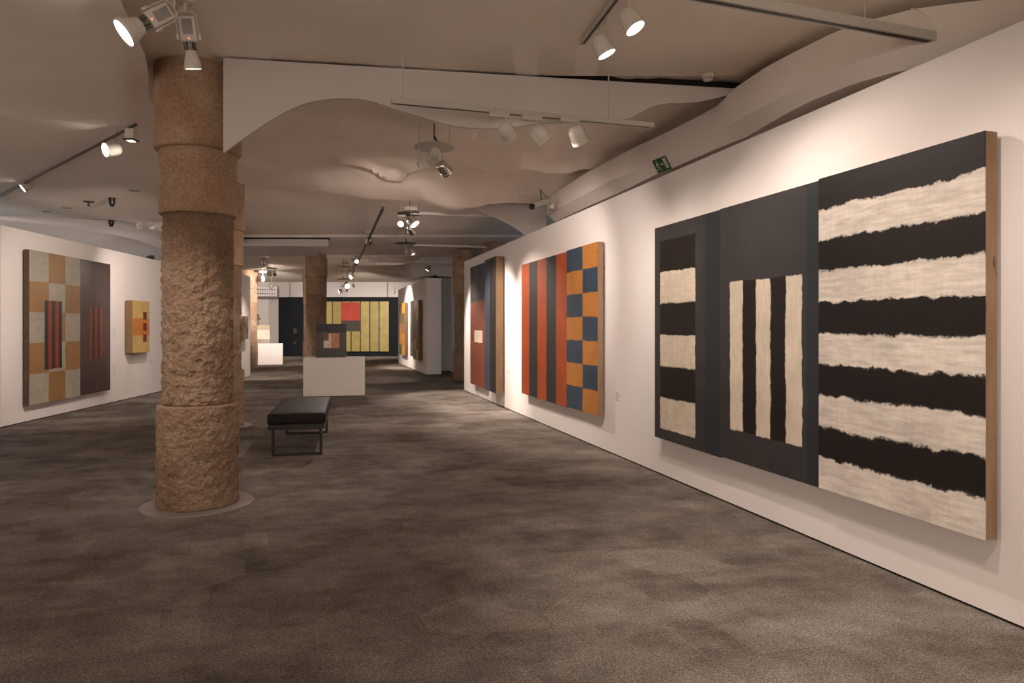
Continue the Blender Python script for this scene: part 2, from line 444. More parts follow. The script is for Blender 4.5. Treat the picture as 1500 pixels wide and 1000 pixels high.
# lower ceiling over the left aisle, with its own curved free edge
EDGE = [(-6, -1.9), (1, -2.0), (2.6, -2.08), (4.08, -2.36), (4.45, -2.49), (5.09, -2.735), (5.5, -2.93), (6.13, -3.26), (7.5, -3.75), (10, -4.72), (11.5, -5.2), (16, -6.3), (20.5, -7.6), (28, -9.8)]
def HL(X, Y, s):
    b = 3.46 + .02 * fbm(X * .5, Y * .4, 3)
    # crease that catches the light
    t = (X + 4.0) * .40 + 6.85
    d = Y - t
    fade = sstep(-3.4, -4.3, X) * sstep(-7, -5.5, X)
    b += (.045 * sstep(-.25, .0, d) - .045 * sstep(.0, 1.6, d)) * fade
    # soft fold nearer the camera
    d2 = Y - (4.9 + (X + 3.3) * .25)
    b += .04 * math.exp(-(d2 / .5) ** 2) * sstep(-2.6, -3.4, X)
    if Y > 11: b += .16 * sstep(11.2, 14, Y) * sstep(-6.5, -8.5, X) + .05 * math.sin(Y * 1.1 + X) * sstep(12, 14, Y)
    return b + .06 * math.exp(-(s / .12) ** 2) * sstep(4, 6, Y)
SS = axis_steps([(0, .4, .05), (.4, 5, .15), (5, 12, .6)])
YL = axis_steps([(-6, 4, .5), (4, 8.5, .06), (8.5, 28, .3)])
bm = bmesh.new(); g = []
for y in YL:
    row = []
    for s in SS:
        x = sinterp(EDGE, y) if False else interp(EDGE, y); x -= s
        row.append(bm.verts.new((x, y, HL(x, y, s))))
    g.append(row)
top = [[bm.verts.new(v.co + Vector((0, 0, .03))) for v in row] for row in g]
for G in (g, top):
    for a, b in zip(G, G[1:]):
        for i in range(len(SS) - 1): bm.faces.new((a[i], a[i + 1], b[i + 1], b[i]))
for j in range(len(g) - 1): bm.faces.new((g[j][0], g[j + 1][0], top[j + 1][0], top[j][0]))
struct(mesh_obj('ceiling_left', bm, M_ceil, smooth=40), 'lower ceiling over the left aisle')

# header board with wavy lower edge (plane from the first column to the right wall)
def header(name, A, B, topk, low, thick, mat, label=None):
    """A, B: plan ends; low: list of photo (x, y) for the lower edge"""
    A = Vector(A); B = Vector(B); W_ = Wall(A, B - A)
    base = []
    s1 = (B - A).length
    ps = []
    for px, py in low:
        s = W_.s_at(px); p = W_.pt(s); ps.append(Vector((p.x, p.y, EYE + (HZ - py) * p.y / 1000)))
    pa, pb = ps[0], ps[-1]
    poly = ps + [Vector((pb.x, pb.y, topk)), Vector((pa.x, pa.y, topk))]
    bm = bmesh.new(); n = -W_.n
    add_prism(bm, poly, (n.x * thick, n.y * thick, 0))
    return struct(mesh_obj(name, bm, mat), label), W_
def smooth_curve(pts, n=8):
    out = []
    P = [pts[0]] + list(pts) + [pts[-1]]
    for i in range(1, len(P) - 2):
        p0, p1, p2, p3 = P[i - 1], P[i], P[i + 1], P[i + 2]
        for k in range(n):
            t = k / n
            out.append(tuple(.5 * ((2 * p1[a]) + (-p0[a] + p2[a]) * t + (2 * p0[a] - 5 * p1[a] + 4 * p2[a] - p3[a]) * t * t + (-p0[a] + 3 * p1[a] - 3 * p2[a] + p3[a]) * t ** 3) for a in (0, 1)))
    out.append(pts[-1]); return out
low1 = smooth_curve([(327, 224), (345, 211), (372, 192), (400, 174), (430, 158), (460, 148), (500, 144), (540, 147), (580, 160), (620, 172), (655, 182), (690, 187), (730, 187), (775, 182), (820, 179), (880, 179), (916, 174), (934, 167), (955, 156), (979, 151), (1000, 151), (1028, 148), (1058, 141), (1078, 136)], 4)
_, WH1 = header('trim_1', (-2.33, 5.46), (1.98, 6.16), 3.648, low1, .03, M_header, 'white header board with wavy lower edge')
bm = bmesh.new(); a = WH1.pt(0, -.05); b = WH1.pt(4.7, -.05); c = WH1.pt(4.7, -.12); d = WH1.pt(0, -.12)
add_prism(bm, [Vector((p.x, p.y, 3.60)) for p in (a, b, c, d)], (0, 0, .12)); struct(mesh_obj('trim_2', bm, M_gap), 'black strip as shade in the slot above the header board')  # black box put in for the shade of the slot
low2 = smooth_curve([(664, 296), (690, 303), (712, 313), (735, 323), (755, 334), (775, 350), (800, 372)], 4)
header('trim_3', (-.9, 11.25), (.6, 11.65), 3.9, low2, .03, M_header, 'arched board above the right wall')
low3 = smooth_curve([(476, 378), (520, 378), (555, 378), (575, 378.5), (590, 376), (606, 374), (640, 372), (700, 372)], 4)
header('trim_4', (-5.6, 20.35), (-1.0, 20.9), 3.9, low3, .05, M_ceil, 'dark cross beam by the third column')
# far vaulted piece of white ceiling coming down to the cross wall
bm = bmesh.new()
P = [at(585, 398, 21.6), at(606, 384, 21.6), at(625, 373, 21.6), at(664, 371, 21.6), at(664, 405, 21.6), at(625, 404, 21.6), at(600, 409, 21.6)]
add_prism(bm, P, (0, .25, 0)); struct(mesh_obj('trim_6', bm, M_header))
# dropped soffit in front of the third column
bm = bmesh.new()
bp = [atk(300, 360.5, 1.945), at(481, 351, 16.6), at(475.5, 362, 17.4), at(462.5, 375, 18.8), at(300, 375, 18.8)]
base = [Vector((p.x, p.y, 3.445)) for p in (at(300, 0, 16.5), at(410, 0, 16.5), at(481, 0, 16.55), at(474, 0, 17.6), at(462, 0, 18.9), at(300, 0, 18.9))]
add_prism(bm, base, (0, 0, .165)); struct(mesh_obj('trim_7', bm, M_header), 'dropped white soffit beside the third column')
bm = bmesh.new(); add_box(bm, -7.2, -4.46, 16.62, 16.72, 3.60, 3.75); struct(mesh_obj('trim_8', bm, M_gap), 'black strip as shade in the slot above the dropped soffit')  # shade between soffit and ceiling, made as a black box

# boxed soffit that follows the top of the right wall
def to_wall(W, px, py, k):
    p = atk(px, py, k); v = Vector((p.x, p.y)) - W.P
    return (v.dot(W.x), v.dot(W.n), p.z)
def soffit(name, W, rows, mat, back, label, ns=70, reverse=False):
    curves = [sorted(to_wall(W, px, py, k) for px, py in pts) for k, pts in rows]
    s0 = max(c[0][0] for c in curves); s1 = min(c[-1][0] for c in curves)
    bm = bmesh.new(); g = []
    for i in range(ns + 1):
        s = lerp(s0, s1, i / ns); col = []
        for c in curves:
            o_ = interp([(q[0], q[1]) for q in c], s); h = interp([(q[0], q[2]) for q in c], s)
            p = W.pt(s, o_); col.append(Vector((p.x, p.y, h)))
        bt = col[-1] - Vector((W.n.x, W.n.y, 0)) * back; tp = col[0] - Vector((W.n.x, W.n.y, 0)) * back
        g.append([bm.verts.new(v) for v in col + [bt, tp]])
    m = len(g[0])
    for a, b in zip(g, g[1:]):
        for i in range(m): bm.faces.new((a[i], a[(i + 1) % m], b[(i + 1) % m], b[i]))
    bm.faces.new(g[0]); bm.faces.new(g[-1][::-1])
    return struct(mesh_obj(name, bm, mat, smooth=11), label)
TOP = [(785, 302), (800, 291), (860, 252), (929, 216), (980, 192), (1020, 172), (1049, 156), (1062, 143), (1076, 129), (1124, 97), (1160, 78), (1220, 48), (1272, 30), (1338, 13), (1413, 3), (1480, -4), (1720, -30)]
MID = [(800, 314), (850, 288), (896, 264), (960, 237), (1025, 210), (1076, 180), (1094, 168), (1145, 141), (1250, 93), (1269, 87), (1317, 72), (1420, 52), (1500, 30), (1800, -40)]
BOT = [(800, 331), (866, 300), (920, 276), (962, 255), (986, 246), (1040, 222), (1094, 200), (1130, 179), (1160, 162), (1190, 147), (1250, 123), (1308, 106), (1420, 88), (1560, 60), (1850, 0)]
soffit('trim_9', WR, [(2.09, TOP), (1.77, MID), (1.66, BOT)], M_duct, .5, 'bent white soffit running above the right wall')
# joints of the soffit boards
TOPL = [(-30, 318), (0, 322), (40, 325), (80, 331), (130, 338), (165, 343), (200, 351), (235, 364), (300, 385)]
BOTL = [(-30, 336), (0, 341), (50, 346), (95, 352), (130, 358), (190, 371), (235, 383), (300, 402)]
soffit('trim_10', WL, [(1.93, TOPL), (1.74, BOTL)], M_duct, .6, 'curved white soffit behind the left wall', 40)
for sx in (137, 217):
    bm = bmesh.new(); p = at(sx, 360, 15.0 if sx < 200 else 17.2); add_box(bm, p.x - .055, p.x + .055, p.y, p.y + .2, 0, 3.5)
    struct(mesh_obj('trim_post', bm, M_raildk), 'dark post behind the left wall')

# ------------------------------------------------------------------ columns
def drum(bm, x, y, r, z0, z1, amp, seg, freq, rim=.012, sd=0):
    n = bmesh.new(); rows = []
    nz = max(4, int((z1 - z0) * seg / (2 * math.pi * r) * 1.0))
    zs = [z0, z0 + rim] + [lerp(z0 + rim, z1 - rim, i / nz) for i in range(1, nz)] + [z1 - rim, z1]
    for k, z in enumerate(zs):
        ring = []
        inset = rim * .8 if k in (0, len(zs) - 1) else 0
        for i in range(seg):
            a = 2 * math.pi * i / seg
            cx, cy = math.cos(a), math.sin(a)
            d = amp * (1.3 * fbm(cx * r * freq + sd, cy * r * freq, z * freq, 4) + .5 * abs(mnoise.noise(Vector((cx * r * freq * 2.5, cy * r * freq * 2.5 + sd, z * freq * 2.0)))))
            rr = r + d - inset
            ring.append(n.verts.new((x + cx * rr, y + cy * rr, z)))
        rows.append(ring)
    for a, b in zip(rows, rows[1:]):
        for i in range(seg):
            j = (i + 1) % seg; n.faces.new((a[i], a[j], b[j], b[i]))
    n.faces.new(rows[0][::-1]); n.faces.new(rows[-1])
    merge(bm, n)
def column(X, Y, label, seg, plate=None, top=3.72, dz=0, rough=1.0, rs=.270):
    t = thing('stone_column', label, 'column', (X, Y, 0), 0, 'round stone columns')
    sp = [('base_drum', .316, .004, .850, .016, M_stone), ('shaft', rs, .850, 2.43 + dz, .024, M_stone), ('neck_drum', .303, 2.43 + dz, 2.965 + dz, .005, M_stone2), ('top_drum', .338 if seg > 100 else .322, 2.965 + dz, top, .006, M_stone2)]
    for i, (nm, r, z0, z1, amp, m) in enumerate(sp):
        bm = bmesh.new(); drum(bm, 0, 0, r, z0, z1, amp * rough, seg, 16 if m is M_stone else 9, sd=X * 3 + i * 7)
        mesh_obj(nm, bm, m, t, smooth=180)
    if plate:
        bm = bmesh.new(); add_lathe(bm, [(0, .0), (plate, .0), (plate, .006), (plate - .003, .008), (0, .008)], 64)
        o = mesh_obj('floor_plate', bm, M_plate, t, smooth=30); o['label'] = 'grey metal disc around the foot'
    return t
column(-2.66, 5.79, 'pitted brown stone column nearest the camera with a grey disc at its foot', 260, .442)
column(-4.38, 10.3, 'second stone column standing just behind the nearest one', 90, .43, dz=-.02)
column(-5.85, 20.4, 'stone column rising behind the white pedestal in the middle', 72, .42, top=3.9, rough=.35, rs=.296)
column(-8.80, 29.8, 'stone column half hidden behind the middle column', 48, None, top=4.0, rough=.3, rs=.29)
column(-1.33, 19.07, 'stone column at the far end of the long right wall', 72, None, top=3.62, dz=-.06, rough=.5)
column(-.42, 17.6, 'stone column whose top shows above the end of the right wall', 40, None, top=3.7, dz=-.06)
column(-9.9, 25.7, 'stone column beside the far left white pedestal', 60, None, top=3.9, dz=-.06, rough=.4, rs=.285)
# flared stone capital to the right of the end column
bm = bmesh.new(); add_prism(bm, [at(680, 371, 19.0), at(697, 377, 19.0), at(712, 381, 19.0), at(712, 396, 19.0), at(680, 396, 19.0)], (0, .3, 0))
struct(mesh_obj('trim_11', bm, M_stone2), 'stone spandrel beside the end column')

# ------------------------------------------------------------------ paintings (plain stand-ins of the same size and colours)
def painting(name, label, W, panels, gap=.03, edge=None):
    """panels: (px0, px1, (ytop0, ybot0), (ytop1, ybot1), thickness, paint function(W,H)->material, label)"""
    edge = edge or M_linen
    root = None; out = []
    for k, (p0, p1, (t0, b0), (t1, b1), th, fn, lb) in enumerate(panels):
        off = gap + th
        s0, s1 = W.s_at(p0, off), W.s_at(p1, off)
        A, B = W.pt(s0, off), W.pt(s1, off)
        zt = (EYE + (HZ - t0) * A.y / 1000 + EYE + (HZ - t1) * B.y / 1000) / 2
        zb = (EYE + (HZ - b0) * A.y / 1000 + EYE + (HZ - b1) * B.y / 1000) / 2
        if k == 0:
            o0 = W.pt(s0, gap); z0 = zb
            root = thing(name, label, 'painting', (o0.x, o0.y, zb), W.rz, 'abstract paintings'); S0 = s0
        wd = s1 - s0; h = zt - zb
        print('PAINT', name, k, 'w %.2f h %.2f zb %.2f' % (wd, h, zb), 'dz top %.3f' % ((EYE + (HZ - t0) * A.y / 1000) - (EYE + (HZ - t1) * B.y / 1000)))
        # stretcher
        st = mesh_obj('stretcher', box_bm(.002, wd - .002, -th + .006, 0, 0, h, bev=.002, seg=1), edge, root, loc=(s0 - S0, 0, zb - z0))
        cv = mesh_obj('painted_panel', box_bm(0, wd, -th, -th + .006, 0, h, bev=.0015, seg=1), fn(wd, h), root, loc=(s0 - S0, 0, zb - z0))
        if lb: cv['label'] = lb
    # hidden hanging cleat reaching the wall
    mesh_obj('hanging_cleat', box_bm(.15, max(.3, (s1 - S0) - .15), 0, gap, h * .6, h * .6 + .06), M_linen2, root, loc=(0, 0, 0))
    return root
CREAM = (0.66, 0.60, 0.53, 1); CREAM2 = (0.68, 0.59, 0.47, 1); BLK = (0.013, 0.009, 0.007, 1); SLATE = (0.042, 0.038, 0.038, 1); SLATE2 = (0.025, 0.030, 0.033, 1)
def bands(n, cols, S, start=0.0):
    return [(start + (S - start) * i / n, cols[i % len(cols)]) for i in range(n)]
def pL(W, Hh):
    x0, x1 = W * .10, W * .66; z0, z1 = Hh * .05, Hh * .93
    st = [(0, CREAM2)] + [(z0 + (z1 - z0) * (i) / 6, (BLK if i % 2 else CREAM2)) for i in range(1, 6)]
    return paint('slate_panel_paint', W, Hh, [('x', [(0, SLATE), (W * .80, SLATE2)], None), ('z', st, (x0, z0, x1, z1))], .38, .012, .12)
def pM(W, Hh):
    z0, z1 = Hh * .12, Hh * .70; x0, x1 = W * .12, W * .86
    w_ = (x1 - x0) / 5
    st = [(0, CREAM2)] + [(x0 + w_ * i, (BLK if i % 2 else CREAM2)) for i in range(1, 5)]
    return paint('slate_centre_paint', W, Hh, [('x', [(0, SLATE), (W * .9, SLATE2)], None), ('x', st, (x0, z0, x1, z1))], .38, .012, .12, kh=.25)
def pR(W, Hh):
    return paint('banded_paint', W, Hh, [('z', bands(10, [CREAM, BLK], Hh), None)], .5, .030, .26, .3, .25, 1.0)
painting('abstract_painting', 'largest painting, black and cream bands beside dark slate panels, nearest on right wall', WR, [
    (959, 1055, (335, 640), (306.5, 669), .075, pL, 'dark slate panel with cream blocks'),
    (1055, 1199, (306.5, 669), (264, 713), .075, pM, 'dark slate panel with upright cream bars'),
    (1199, 1443, (262, 714), (191, 792), .085, pR, 'black and cream horizontal bands')])
RED = (0.40, 0.072, 0.016, 1); CHAR = (0.030, 0.032, 0.032, 1); ORG = (0.50, 0.20, 0.040, 1); BLU = (0.035, 0.060, 0.095, 1)
def p2a(W, Hh): return paint('red_stripe_paint', W, Hh, [('x', bands(5, [RED, CHAR], W), None)], .5, .006, .16, kh=.25)
def p2b(W, Hh):
    L = [('z', bands(7, [BLU, ORG], Hh), None), ('z', bands(7, [ORG, BLU], Hh), (W * .55, -1, W * 2, Hh * 2)), ]
    return paint('orange_block_paint', W, Hh, L, .5, .012, .14)
painting('abstract_painting', 'painting of tall red and charcoal stripes beside orange and blue blocks', WR, [
    (764, 830, (388, 576), (368.5, 596), .075, p2a, None), (830, 875, (368, 596), (352.5, 608.5), .08, p2b, 'orange and blue blocks')])
DB = (0.030, 0.036, 0.048, 1); DB2 = (0.020, 0.016, 0.014, 1); BRD = (0.19, 0.050, 0.022, 1)
def p3a(W, Hh): return paint('blue_stripe_block_paint', W, Hh, [('x', bands(4, [DB2, DB], W), None), ('x', [(0, BRD)], (-1, -1, W * 2, Hh * .70)), ('x', [(0, CREAM2)], (W * .3, Hh * .36, W * .85, Hh * .46))], .5, .006, .14, kh=.25)
def p3b(W, Hh): return paint('blue_black_paint', W, Hh, [('x', [(0, (0.040, 0.055, 0.085, 1)), (W * .5, DB2)], None)], .5, .008, .14)
painting('abstract_painting', 'deep painting with a red brown block at the far end of right wall', WR, [
    (689, 710, (392.5, 562), (383.5, 568), .07, p3a, None), (710, 726, (381, 570), (375, 576), .15, p3b, 'thicker dark blue panel')], edge=M_linen2)
OC = (0.31, 0.165, 0.055, 1); WH = (0.38, 0.35, 0.28, 1); PUR = (0.070, 0.042, 0.038, 1); RD2 = (0.27, 0.042, 0.014, 1); DK = (0.025, 0.017, 0.014, 1)
def p4a(W, Hh):
    L = [('z', bands(5, [WH, OC], Hh), None), ('z', bands(5, [OC, WH], Hh), (W * .35, -1, W * .68, Hh * 2)),
         ('x', [(0, DK)] + [(W * .27 + W * .34 / 5 * i, RD2 if i % 2 else DK) for i in range(1, 5)], (W * .27, Hh * .22, W * .61, Hh * .68))]
    return paint('ochre_check_paint', W, Hh, L, .42, .008, .11)
def p4b(W, Hh):
    L = [('x', [(0, PUR)], None), ('x', [(0, RD2)] + [(W * .3 + W * .42 / 5 * i, DK if i % 2 else RD2) for i in range(1, 5)], (W * .3, Hh * .26, W * .72, Hh * .66))]
    L[0] = ('x', [(0, PUR), (W * .5, (0.085, 0.052, 0.047, 1))], None)
    return paint('purple_brown_paint', W, Hh, L, .30, .008, .20)
painting('abstract_painting', 'large ochre and white chequered painting with striped insets on left wall', WL, [
    (43.5, 117.5, (365, 594.5), (379, 579.5), .09, p4a, None), (117.5, 161.5, (379, 579.5), (387, 570.5), .09, p4b, 'purple brown panel')], edge=M_edge3)
YEL = (0.62, 0.43, 0.15, 1); ORB = (0.62, 0.22, 0.035, 1); MAR = (0.16, 0.022, 0.022, 1)
def p5(W, Hh):
    L = [('z', [(0, YEL), (Hh * .33, ORB), (Hh * .66, YEL)], None)]
    for i in range(3): L.append(('x', [(0, MAR)], (W * .6, Hh * (.2 + .22 * i), W * .82, Hh * (.2 + .22 * i) + Hh * .15)))
    return paint('yellow_orange_paint', W, Hh, L, .45, .008, .08)
painting('abstract_painting', 'small yellow and orange painting with maroon squares on left wall', WL, [
    (195, 219, (440, 517), (441.5, 515), .15, p5, None)], edge=M_linen2)
GOLD = (0.30, 0.245, 0.070, 1); GOLD2 = (0.34, 0.275, 0.085, 1)
def p6(W, Hh):
    st = [(0, GOLD)]
    w_ = W / 8
    for i in range(1, 8): st += [(w_ * i - .045, DK), (w_ * i + .015, GOLD2 if i % 2 else GOLD)]
    L = [('x', st, None), ('z', [(0, (0.05, .035, .025, 1)), (Hh * .62, (0.40, .03, .015, 1)), (Hh * .83, (0.05, .035, .03, 1))], (w_ * 2.0, Hh * .38, w_ * 4, Hh * .86))]
    L[1] = ('z', [(0, (0.03, .022, .018, 1)), (Hh * .62, (0.36, .028, .012, 1))], (w_ * 2.9, Hh * .40, w_ * 4.9, Hh * .985))
    return paint('golden_stripe_paint', W, Hh, L, .5, .006, .10, kh=.25)
painting('abstract_painting', 'wide golden striped painting with a red block on the dark end wall', WB, [
    (460, 569.5, (441.5, 514.5), (441.5, 514.5), .09, p6, None)])
def blocks(cols, nr, nc):
    def f(W, Hh):
        random.seed(len(cols) * 7 + nr)
        L = [('z', bands(nr, cols, Hh), None)]
        for c in range(1, nc): L.append(('z', bands(nr, cols[c:] + cols[:c], Hh), (W * c / nc, -1, W * 2, Hh * 2)))
        return paint('block_paint', W, Hh, L, .5, .012, .15)
    return f
GRN = (0.12, 0.11, 0.05, 1); AMB = (0.55, 0.26, 0.04, 1); TAN = (0.22, 0.13, 0.08, 1); GRY = (0.16, 0.14, 0.12, 1)
painting('abstract_painting', 'narrow painting with amber blocks on the far partition, the farther of two', WF, [
    (585, 592.6, (445, 517.5), (443, 521), .10, blocks([GRN, AMB, ORG, TAN], 5, 2), None)], edge=M_linen2)
painting('abstract_painting', 'tan and grey block painting on the far partition, the nearer of two', WF, [
    (601, 606, (441, 520), (440.5, 523), .06, blocks([GRY, (0.07, .06, .05, 1), GRN], 4, 1), None), (606, 612.7, (440.5, 525), (438.5, 528), .10, blocks([TAN, WH, (0.25, .05, .03, 1), GRY], 6, 2), None)], edge=M_linen2)
painting('abstract_painting', 'small dark painting on the partition seen past the second column', WL2, [
    (358.5, 363.8, (463.5, 496), (463, 496.5), .08, blocks([GRY, TAN, (0.06, .05, .05, 1)], 4, 2), None)], edge=M_linen2)
WCm = Wall(at(374, 0, 33.1).to_2d(), (1, .12))
painting('abstract_painting', 'small grey banded painting behind the far left pedestal', WCm, [
    (372, 379, (460, 479), (460, 479), .05, blocks([GRY, WH, GRY], 4, 1), None)], gap=.05, edge=M_linen2)

# ------------------------------------------------------------------ pedestals with freestanding painted blocks
def pedestal(label, x0, x1, y0, y1, h, rz=0):
    t = thing('pedestal', label, 'pedestal', ((x0 + x1) / 2 - math.sin(rz) * .05, (y0 + y1) / 2, 0), rz)
    w_, d_ = (x1 - x0) / 2, (y1 - y0) / 2
    mesh_obj('plinth_body', box_bm(-w_, w_, -d_, d_, .012, h, bev=.003, seg=1), M_wall, t)
    mesh_obj('foot', box_bm(-w_ + .015, w_ - .015, -d_ + .015, d_ - .015, 0, .012), M_gap, t)
    return t
pedestal('white box pedestal in the middle of the room behind the bench', (441 - 750) * .01456, (529 - 750) * .01456, 14.62, 15.22, .830, R(12))
pedestal('white box pedestal at far left holding a cream block', -10.32 + .35, (410.3 - 750) * .0266, 26.6, 27.2, .835, R(17))
def block(name, label, X0, X1, Y, th, z0, z1, fn, edge, rz=0):
    t = thing(name, label, 'painting', (X0, Y, z0), rz)
    W_, H_ = X1 - X0, z1 - z0
    mesh_obj('block_body', box_bm(.001, W_ - .001, .004, th, 0, H_, bev=.002, seg=1), edge, t)
    mesh_obj('painted_face', box_bm(0, W_, 0, .004, 0, H_), fn(W_, H_), t)
    return t
def pb1(W, Hh):
    G1 = (0.075, 0.068, 0.058, 1); G2 = (0.060, 0.062, 0.045, 1)
    return paint('dark_block_paint', W, Hh, [('z', [(0, G2), (Hh * .27, G1), (Hh * .75, (0.008, 0.007, 0.007, 1))], None),
        ('x', [(0, (0.80, .66, .54, 1)), (W * .50, (0.66, .27, .13, 1))], (W * .25, Hh * .28, W * .77, Hh * .71)),
        ('x', [(0, (0.17, .07, .05, 1))], (W * .25, Hh * .50, W * .42, Hh * .71))], .35, .012, .3)
block('painted_block', 'dark painted block with warm coloured squares standing on the middle pedestal', (463.2 - 750) * .0147, (505.8 - 750) * .0147, 14.7, .32, .830, EYE + 4 * .0147, pb1, M_black, R(12))
def pb2(W, Hh): return paint('cream_block_paint', W, Hh, [('z', [(0, (0.33, .29, .24, 1)), (Hh * .23, (0.72, .64, .52, 1)), (Hh * .75, (0.45, .38, .26, 1))], None)], .5, .006, .06)
block('painted_block', 'cream and khaki banded block standing on the far left pedestal', (373 - 750) * .0268, (394 - 750) * .0268, 26.8, .2, .835, EYE + 2 * .0268, pb2, M_linen, R(17))

# ------------------------------------------------------------------ bench
t = thing('bench', 'black padded bench on metal sled legs standing on the carpet', 'bench', (-3.05 + .36, 8.77, 0), R(13))
# local: x across, y along; centre at origin
Wd, Ln = .62, 1.92
bm = bmesh.new(); add_box(bm, -Wd / 2 - .012, Wd / 2 + .012, -Ln / 2, Ln / 2, .375, .500, bev=.028, seg=4)
bmesh.ops.subdivide_edges(bm, edges=[e for e in bm.edges if e.calc_length() > .3], cuts=12, use_grid_fill=True)
for v in bm.verts:
    if v.co.z > .49:
        v.co.z += .012 * (1 - (v.co.x / (Wd / 2)) ** 2) * max(0, 1 - (v.co.y / (Ln / 2)) ** 6) + .003 * mnoise.noise(v.co * 6)
mesh_obj('seat_cushion', bm, M_leather, t, smooth=60)
mesh_obj('seat_frame', box_bm(-Wd / 2, Wd / 2, -Ln / 2 + .02, Ln / 2 - .02, .315, .377, bev=.004), M_black, t)
for yy in (-Ln / 2 + .12, Ln / 2 - .12):
    bm = bmesh.new(); q = .034; xo = .265
    add_box(bm, -xo - q / 2, -xo + q / 2, yy - .022, yy + .022, 0, .316, bev=.002, seg=1)
    add_box(bm, xo - q / 2, xo + q / 2, yy - .022, yy + .022, 0, .316, bev=.002, seg=1)
    add_box(bm, -xo, xo, yy - .022, yy + .022, 0, .030, bev=.002, seg=1)
    mesh_obj('leg', bm, M_black, t)
mesh_obj('underside_box', box_bm(-.17, .26, -.80, -.35, .300, .316), M_black, t)

# ------------------------------------------------------------------ lamps
def bell_profile():
    # axis +z is the beam; back at z=-.15, mouth at z=0
    return [(0, -.155), (.018, -.154), (.036, -.148), (.050, -.136), (.060, -.118), (.065, -.095), (.067, -.06), (.068, -.035), (.066, -.033), (.066, -.028), (.069, -.026), (.070, 0), (.066, 0), (.062, -.012), (.058, -.05), (0, -.06)]
bm = bmesh.new(); add_lathe(bm, bell_profile(), 32); ME = {}
def cache(key, bm, mat, smooth=35):
    me = bpy.data.meshes.new(key); bmesh.ops.recalc_face_normals(bm, faces=bm.faces[:]); bm.to_mesh(me); bm.free()
    me.materials.append(mat); me.shade_smooth(); me.set_sharp_from_angle(angle=R(smooth)); ME[key] = me
cache('bell', bm, M_lampw)
bm = bmesh.new(); add_lathe(bm, bell_profile(), 24); cache('bell_chrome', bm, M_chrome)
bm = bmesh.new(); add_lathe(bm, [(0, -.16), (.035, -.155), (.04, -.15), (.04, -.06), (.044, -.055), (.047, -.05), (.047, 0), (.043, 0), (.041, -.02), (0, -.03)], 24); cache('tube', bm, M_lampw)
for k, r, z in (('bell', .0615, -.010), ('tube', .0425, -.012), ('flood', .080, .038)):
    for q, m in (('lit', M_lit), ('dim', M_dim), ('off', M_chrome)):
        bm = bmesh.new(); add_lathe(bm, [(0, z + .006), (r * .6, z + .004), (r, z), (r * .6, z - .003), (0, z - .004)], 24); cache('lens_%s_%s' % (k, q), bm, m)
bm = bmesh.new(); add_box(bm, -.085, .085, -.02, .02, -.052, 0, bev=.004); cache('adapter', bm, M_rail)
bm = bmesh.new(); add_lathe(bm, [(0, 0), (.007, 0), (.007, -.05), (.012, -.052), (.012, -.072), (0, -.074)], 12); cache('stem', bm, M_rail)
# floodlight head pieces; beam along +z
bm = bmesh.new(); add_lathe(bm, [(0, -.075), (.045, -.075), (.052, -.07), (.060, -.04), (.078, -.005), (.084, .02), (.088, .022), (.088, .030), (.085, .033), (.083, .045), (.080, .045), (.078, .03), (0, .02)], 36); cache('flood', bm, M_lampw)
bm = bmesh.new()
add_lathe(bm, [(0, -.125), (.022, -.125), (.022, -.07), (0, -.07)], 16)
for i in range(14):
    a = math.pi * 2 * i / 14; add_box(bm, .018, .046, -.0018, .0018, -.125, -.073, M=Matrix.Rotation(a, 4, 'Z'))
cache('fins', bm, M_fins)
bm = bmesh.new(); add_box(bm, -.052, .052, -.026, .026, -.285, -.125, bev=.010, seg=3); cache('driver', bm, M_lampw)
bm = bmesh.new()
for i in range(9): add_box(bm, -.030, .030, -.030, -.0255, -.262 + i * .0095, -.258 + i * .0095)
add_box(bm, -.032, .032, -.0275, -.0258, -.268, -.170)
cache('grille', bm, M_grille)
bm = bmesh.new()
add_tube(bm, [(-.064, 0, -.16), (-.064, 0, -.26), (-.058, 0, -.295), (-.035, 0, -.312), (0, 0, -.315), (.035, 0, -.312), (.058, 0, -.295), (.064, 0, -.26), (.064, 0, -.16)], .005, 8)
add_box(bm, -.076, -.060, -.012, .012, -.172, -.135, bev=.003); add_box(bm, .060, .076, -.012, .012, -.172, -.135, bev=.003)
cache('yoke', bm, M_lampw)
bm = bmesh.new(); add_lathe(bm, [(0, 0), (.058, 0), (.060, -.006), (.052, -.022), (.030, -.026), (.012, -.03), (.012, -.075), (0, -.077)], 32); cache('canopy', bm, M_lampw)
bm = bmesh.new(); add_lathe(bm, [(0, 0), (.0045, 0), (.0045, .003), (0, .003)], 8); cache('led', bm, M_led)

